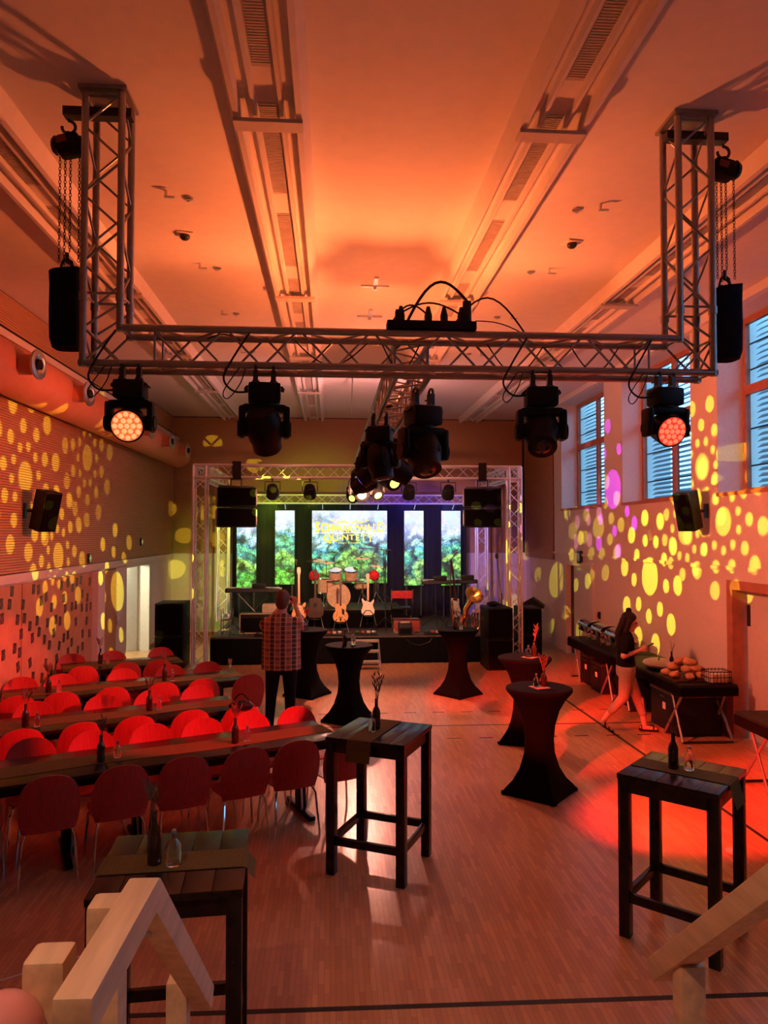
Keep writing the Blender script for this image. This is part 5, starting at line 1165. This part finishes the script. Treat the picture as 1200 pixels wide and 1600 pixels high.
soft(b.build('body', 'skin', t), .007, 3); eyes(X, t)
h = MB(); h.ball((0, -.020, .040), (.088, .106, .100), 20, X); h.ball((0, -.06, -.02), (.076, .055, .075), 16, X); soft(h.build('hair', 'hair_short', t), .008, 3)
s = MB(); s.loft([ell(.262, .165, .86, .0), ell(.262, .165, .88), ell(.255, .160, 1.05), ell(.252, .157, 1.22), ell(.255, .152, 1.36), ell(.240, .132, 1.47), ell(.165, .105, 1.54), ell(.085, .085, 1.585), ell(.07, .075, 1.60)])
s.limb((.205, 0, 1.465), (.268, .125, 1.395), .078, .068); s.limb((-.205, 0, 1.465), (-.245, .15, 1.41), .078, .068)
soft(s.build('shirt', 'plaid', t), .012, 6)
p = MB(); p.loft([ell(.17, .125, .80), ell(.20, .14, .90), ell(.20, .135, 1.0)])
p.limb((-.105, 0, .88), (-.135, .03, .50), .105, .075); p.limb((-.135, .03, .50), (-.155, -.01, .07), .074, .055); p.limb((.105, 0, .88), (.115, .02, .50), .105, .075); p.limb((.115, .02, .50), (.115, -.01, .07), .074, .055)
soft(p.build('trousers', 'denim_dark', t), .012, 4)
for q in (-.155, .115): 
    f = MB(); f.limb((q, -.05, .04), (q*1.1, .14, .035), .042, .036); f.box((q*1.05, .045, .012), (.085, .25, .022)); soft(f.build('shoe', 'black', t), .008, 3)
ph = thing('phone', 'dark phone held up by the person in plaid', 'phone', (-.645+.085, 9.78+.335, 1.735), R(-3))
MB().cbox((0, 0, 0), (.15, .009, .075), .004).build('body', 'black_gloss', ph); MB().b2(-.07, .07, -.006, -.0046, -.034, .034).build('screen', 'lens_dark', ph, smooth=0)
# ---- woman walking past the buffet
t = thing('person', 'person in black shirt and beige cropped trousers walking past the buffet', 'person', (3.93, 9.62, 0), R(-106))
b = MB(); hc = Vector((0, .06, 1.455)); X = head(b, hc, 1.0, (0.25, 1, -.25))
b.limb((0, 0, 1.27), (0, .035, 1.39), .052, .048)
b.loft([ell(.15, .10, .82), ell(.125, .09, 1.0), ell(.15, .10, 1.15), ell(.15, .09, 1.25), ell(.06, .05, 1.32)])
b.limb((.165, 0, 1.25), (.205, -.05, 1.03), .042, .037); b.limb((.205, -.05, 1.03), (.10, .17, 1.10), .036, .025); b.limb((-.165, 0, 1.25), (-.20, 0, 1.03), .042, .037); b.limb((-.20, 0, 1.03), (-.05, .19, 1.10), .036, .025)
hand(b, (.10, .17, 1.10), (-.3, 1, .15), (0, .1, 1), (-1, .2, 0), .9); hand(b, (-.05, .19, 1.10), (.3, 1, .15), (0, .1, 1), (1, .2, 0), .9)
b.limb((-.075, .19, .42), (-.075, .24, .08), .048, .034); b.limb((-.075, .22, .05), (-.075, .38, .035), .034, .026)
b.limb((.08, -.10, .42), (.08, -.30, .15), .046, .033); b.limb((.08, -.305, .13), (.08, -.20, .04), .034, .028)
soft(b.build('body', 'skin', t), .007, 3); eyes(X, t)
h = MB(); h.ball((0, -.025, .045), (.090, .105, .092), 20, X); h.ball((0, -.055, .15), (.04, .04, .035), 12, X)
for q, w_ in ((-.06, .05), (0, .06), (.06, .05)): h.limb(X @ Vector((q, -.07, .02)), X @ Vector((q*1.3, -.10, -.18)), w_, w_*.95); h.limb(X @ Vector((q*1.3, -.10, -.18)), X @ Vector((q*1.2, -.07, -.30)), w_*.95, .03)
for q in (-1, 1): h.limb(X @ Vector((q*.075, .0, .02)), X @ Vector((q*.08, -.01, -.14)), .035, .035)
rr_ = random.Random(3)
for k in range(26): h.ball(X @ Vector((rr_.uniform(-.1, .1), -.09+rr_.uniform(-.03, .02), rr_.uniform(-.30, .05))), .025, 8)
soft(h.build('hair', 'hair_dark', t), .009, 2)
s = MB(); s.loft([ell(.165, .125, .87, 0, 0), ell(.165, .125, .89), ell(.150, .112, 1.0), ell(.162, .118, 1.12), ell(.165, .11, 1.22), ell(.12, .085, 1.30), ell(.06, .062, 1.34)])
s.limb((.165, 0, 1.24), (.195, -.035, 1.10), .062, .056); s.limb((-.165, 0, 1.24), (-.195, 0, 1.10), .062, .056); soft(s.build('shirt', 'shirt_black', t), .011, 5)
p = MB(); p.loft([ell(.13, .12, .74), ell(.165, .13, .82), ell(.155, .12, .92)])
p.limb((-.08, 0, .82), (-.08, .14, .47), .098, .070); p.limb((-.08, .14, .47), (-.075, .215, .24), .068, .055); p.limb((.08, 0, .82), (.08, -.04, .47), .098, .070); p.limb((.08, -.04, .47), (.08, -.20, .28), .068, .052)
soft(p.build('trousers', 'beige_cloth', t), .011, 4)
for P in ([(-.075, .17, .012), (-.075, .41, .012)], [(.08, -.31, .075), (.08, -.21, .014), (.08, -.17, .012)]):
    f = MB(); P = [Vector(q) for q in P]
    f.loft([[(q.x-.036, q.y, q.z+.0), (q.x+.036, q.y, q.z), (q.x+.036, q.y, q.z+.018), (q.x-.036, q.y, q.z+.018)] for q in P])
    for q in (P[0]+Vector((0, .03, .03)), P[-1]+Vector((0, -.06, .03))): f.tube([q+Vector((-.037, 0, -.02)), q+Vector((-.03, 0, .035)), q+Vector((.03, 0, .035)), q+Vector((.037, 0, -.02))], .008, 6)
    f.build('sandal', 'black', t)
Wp = Matrix.Translation((3.93, 9.62, 0)) @ Matrix.Rotation(R(-106), 4, 'Z')
pp = Wp @ Vector((.02, .29, 1.15))
ph = thing('phone', 'dark phone in the hands of the person at the buffet', 'phone', pp, R(-106)); MB().cbox((0, 0, 0), (.072, .145, .009), .004, rot=(R(30), 0, 0)).build('body', 'black_gloss', ph); MB().cbox((0, -.002, .005), (.066, .135, .003), .001, rot=(R(30), 0, 0)).build('screen', 'lens_dark', ph)
# ================================================================== HAZE over the stage
hz = MB().b2(-2.2, 3.35, 15.0, 17.55, 1.0, 3.45).build('stage_haze', None, smooth=0)
tag(hz, 'thin stage fog hanging above the stage platform', 'fog', kind='stuff')
m = bpy.data.materials.new('haze'); m.use_nodes = True; t = m.node_tree; t.nodes.remove(t.nodes['Principled BSDF'])
v = t.nodes.new('ShaderNodeVolumeScatter'); v.inputs['Density'].default_value = .016; v.inputs['Anisotropy'].default_value = .2; v.inputs['Color'].default_value = (1, 1, 1, 1)
t.links.new(v.outputs[0], t.nodes['Material Output'].inputs['Volume']); hz.data.materials.append(m)
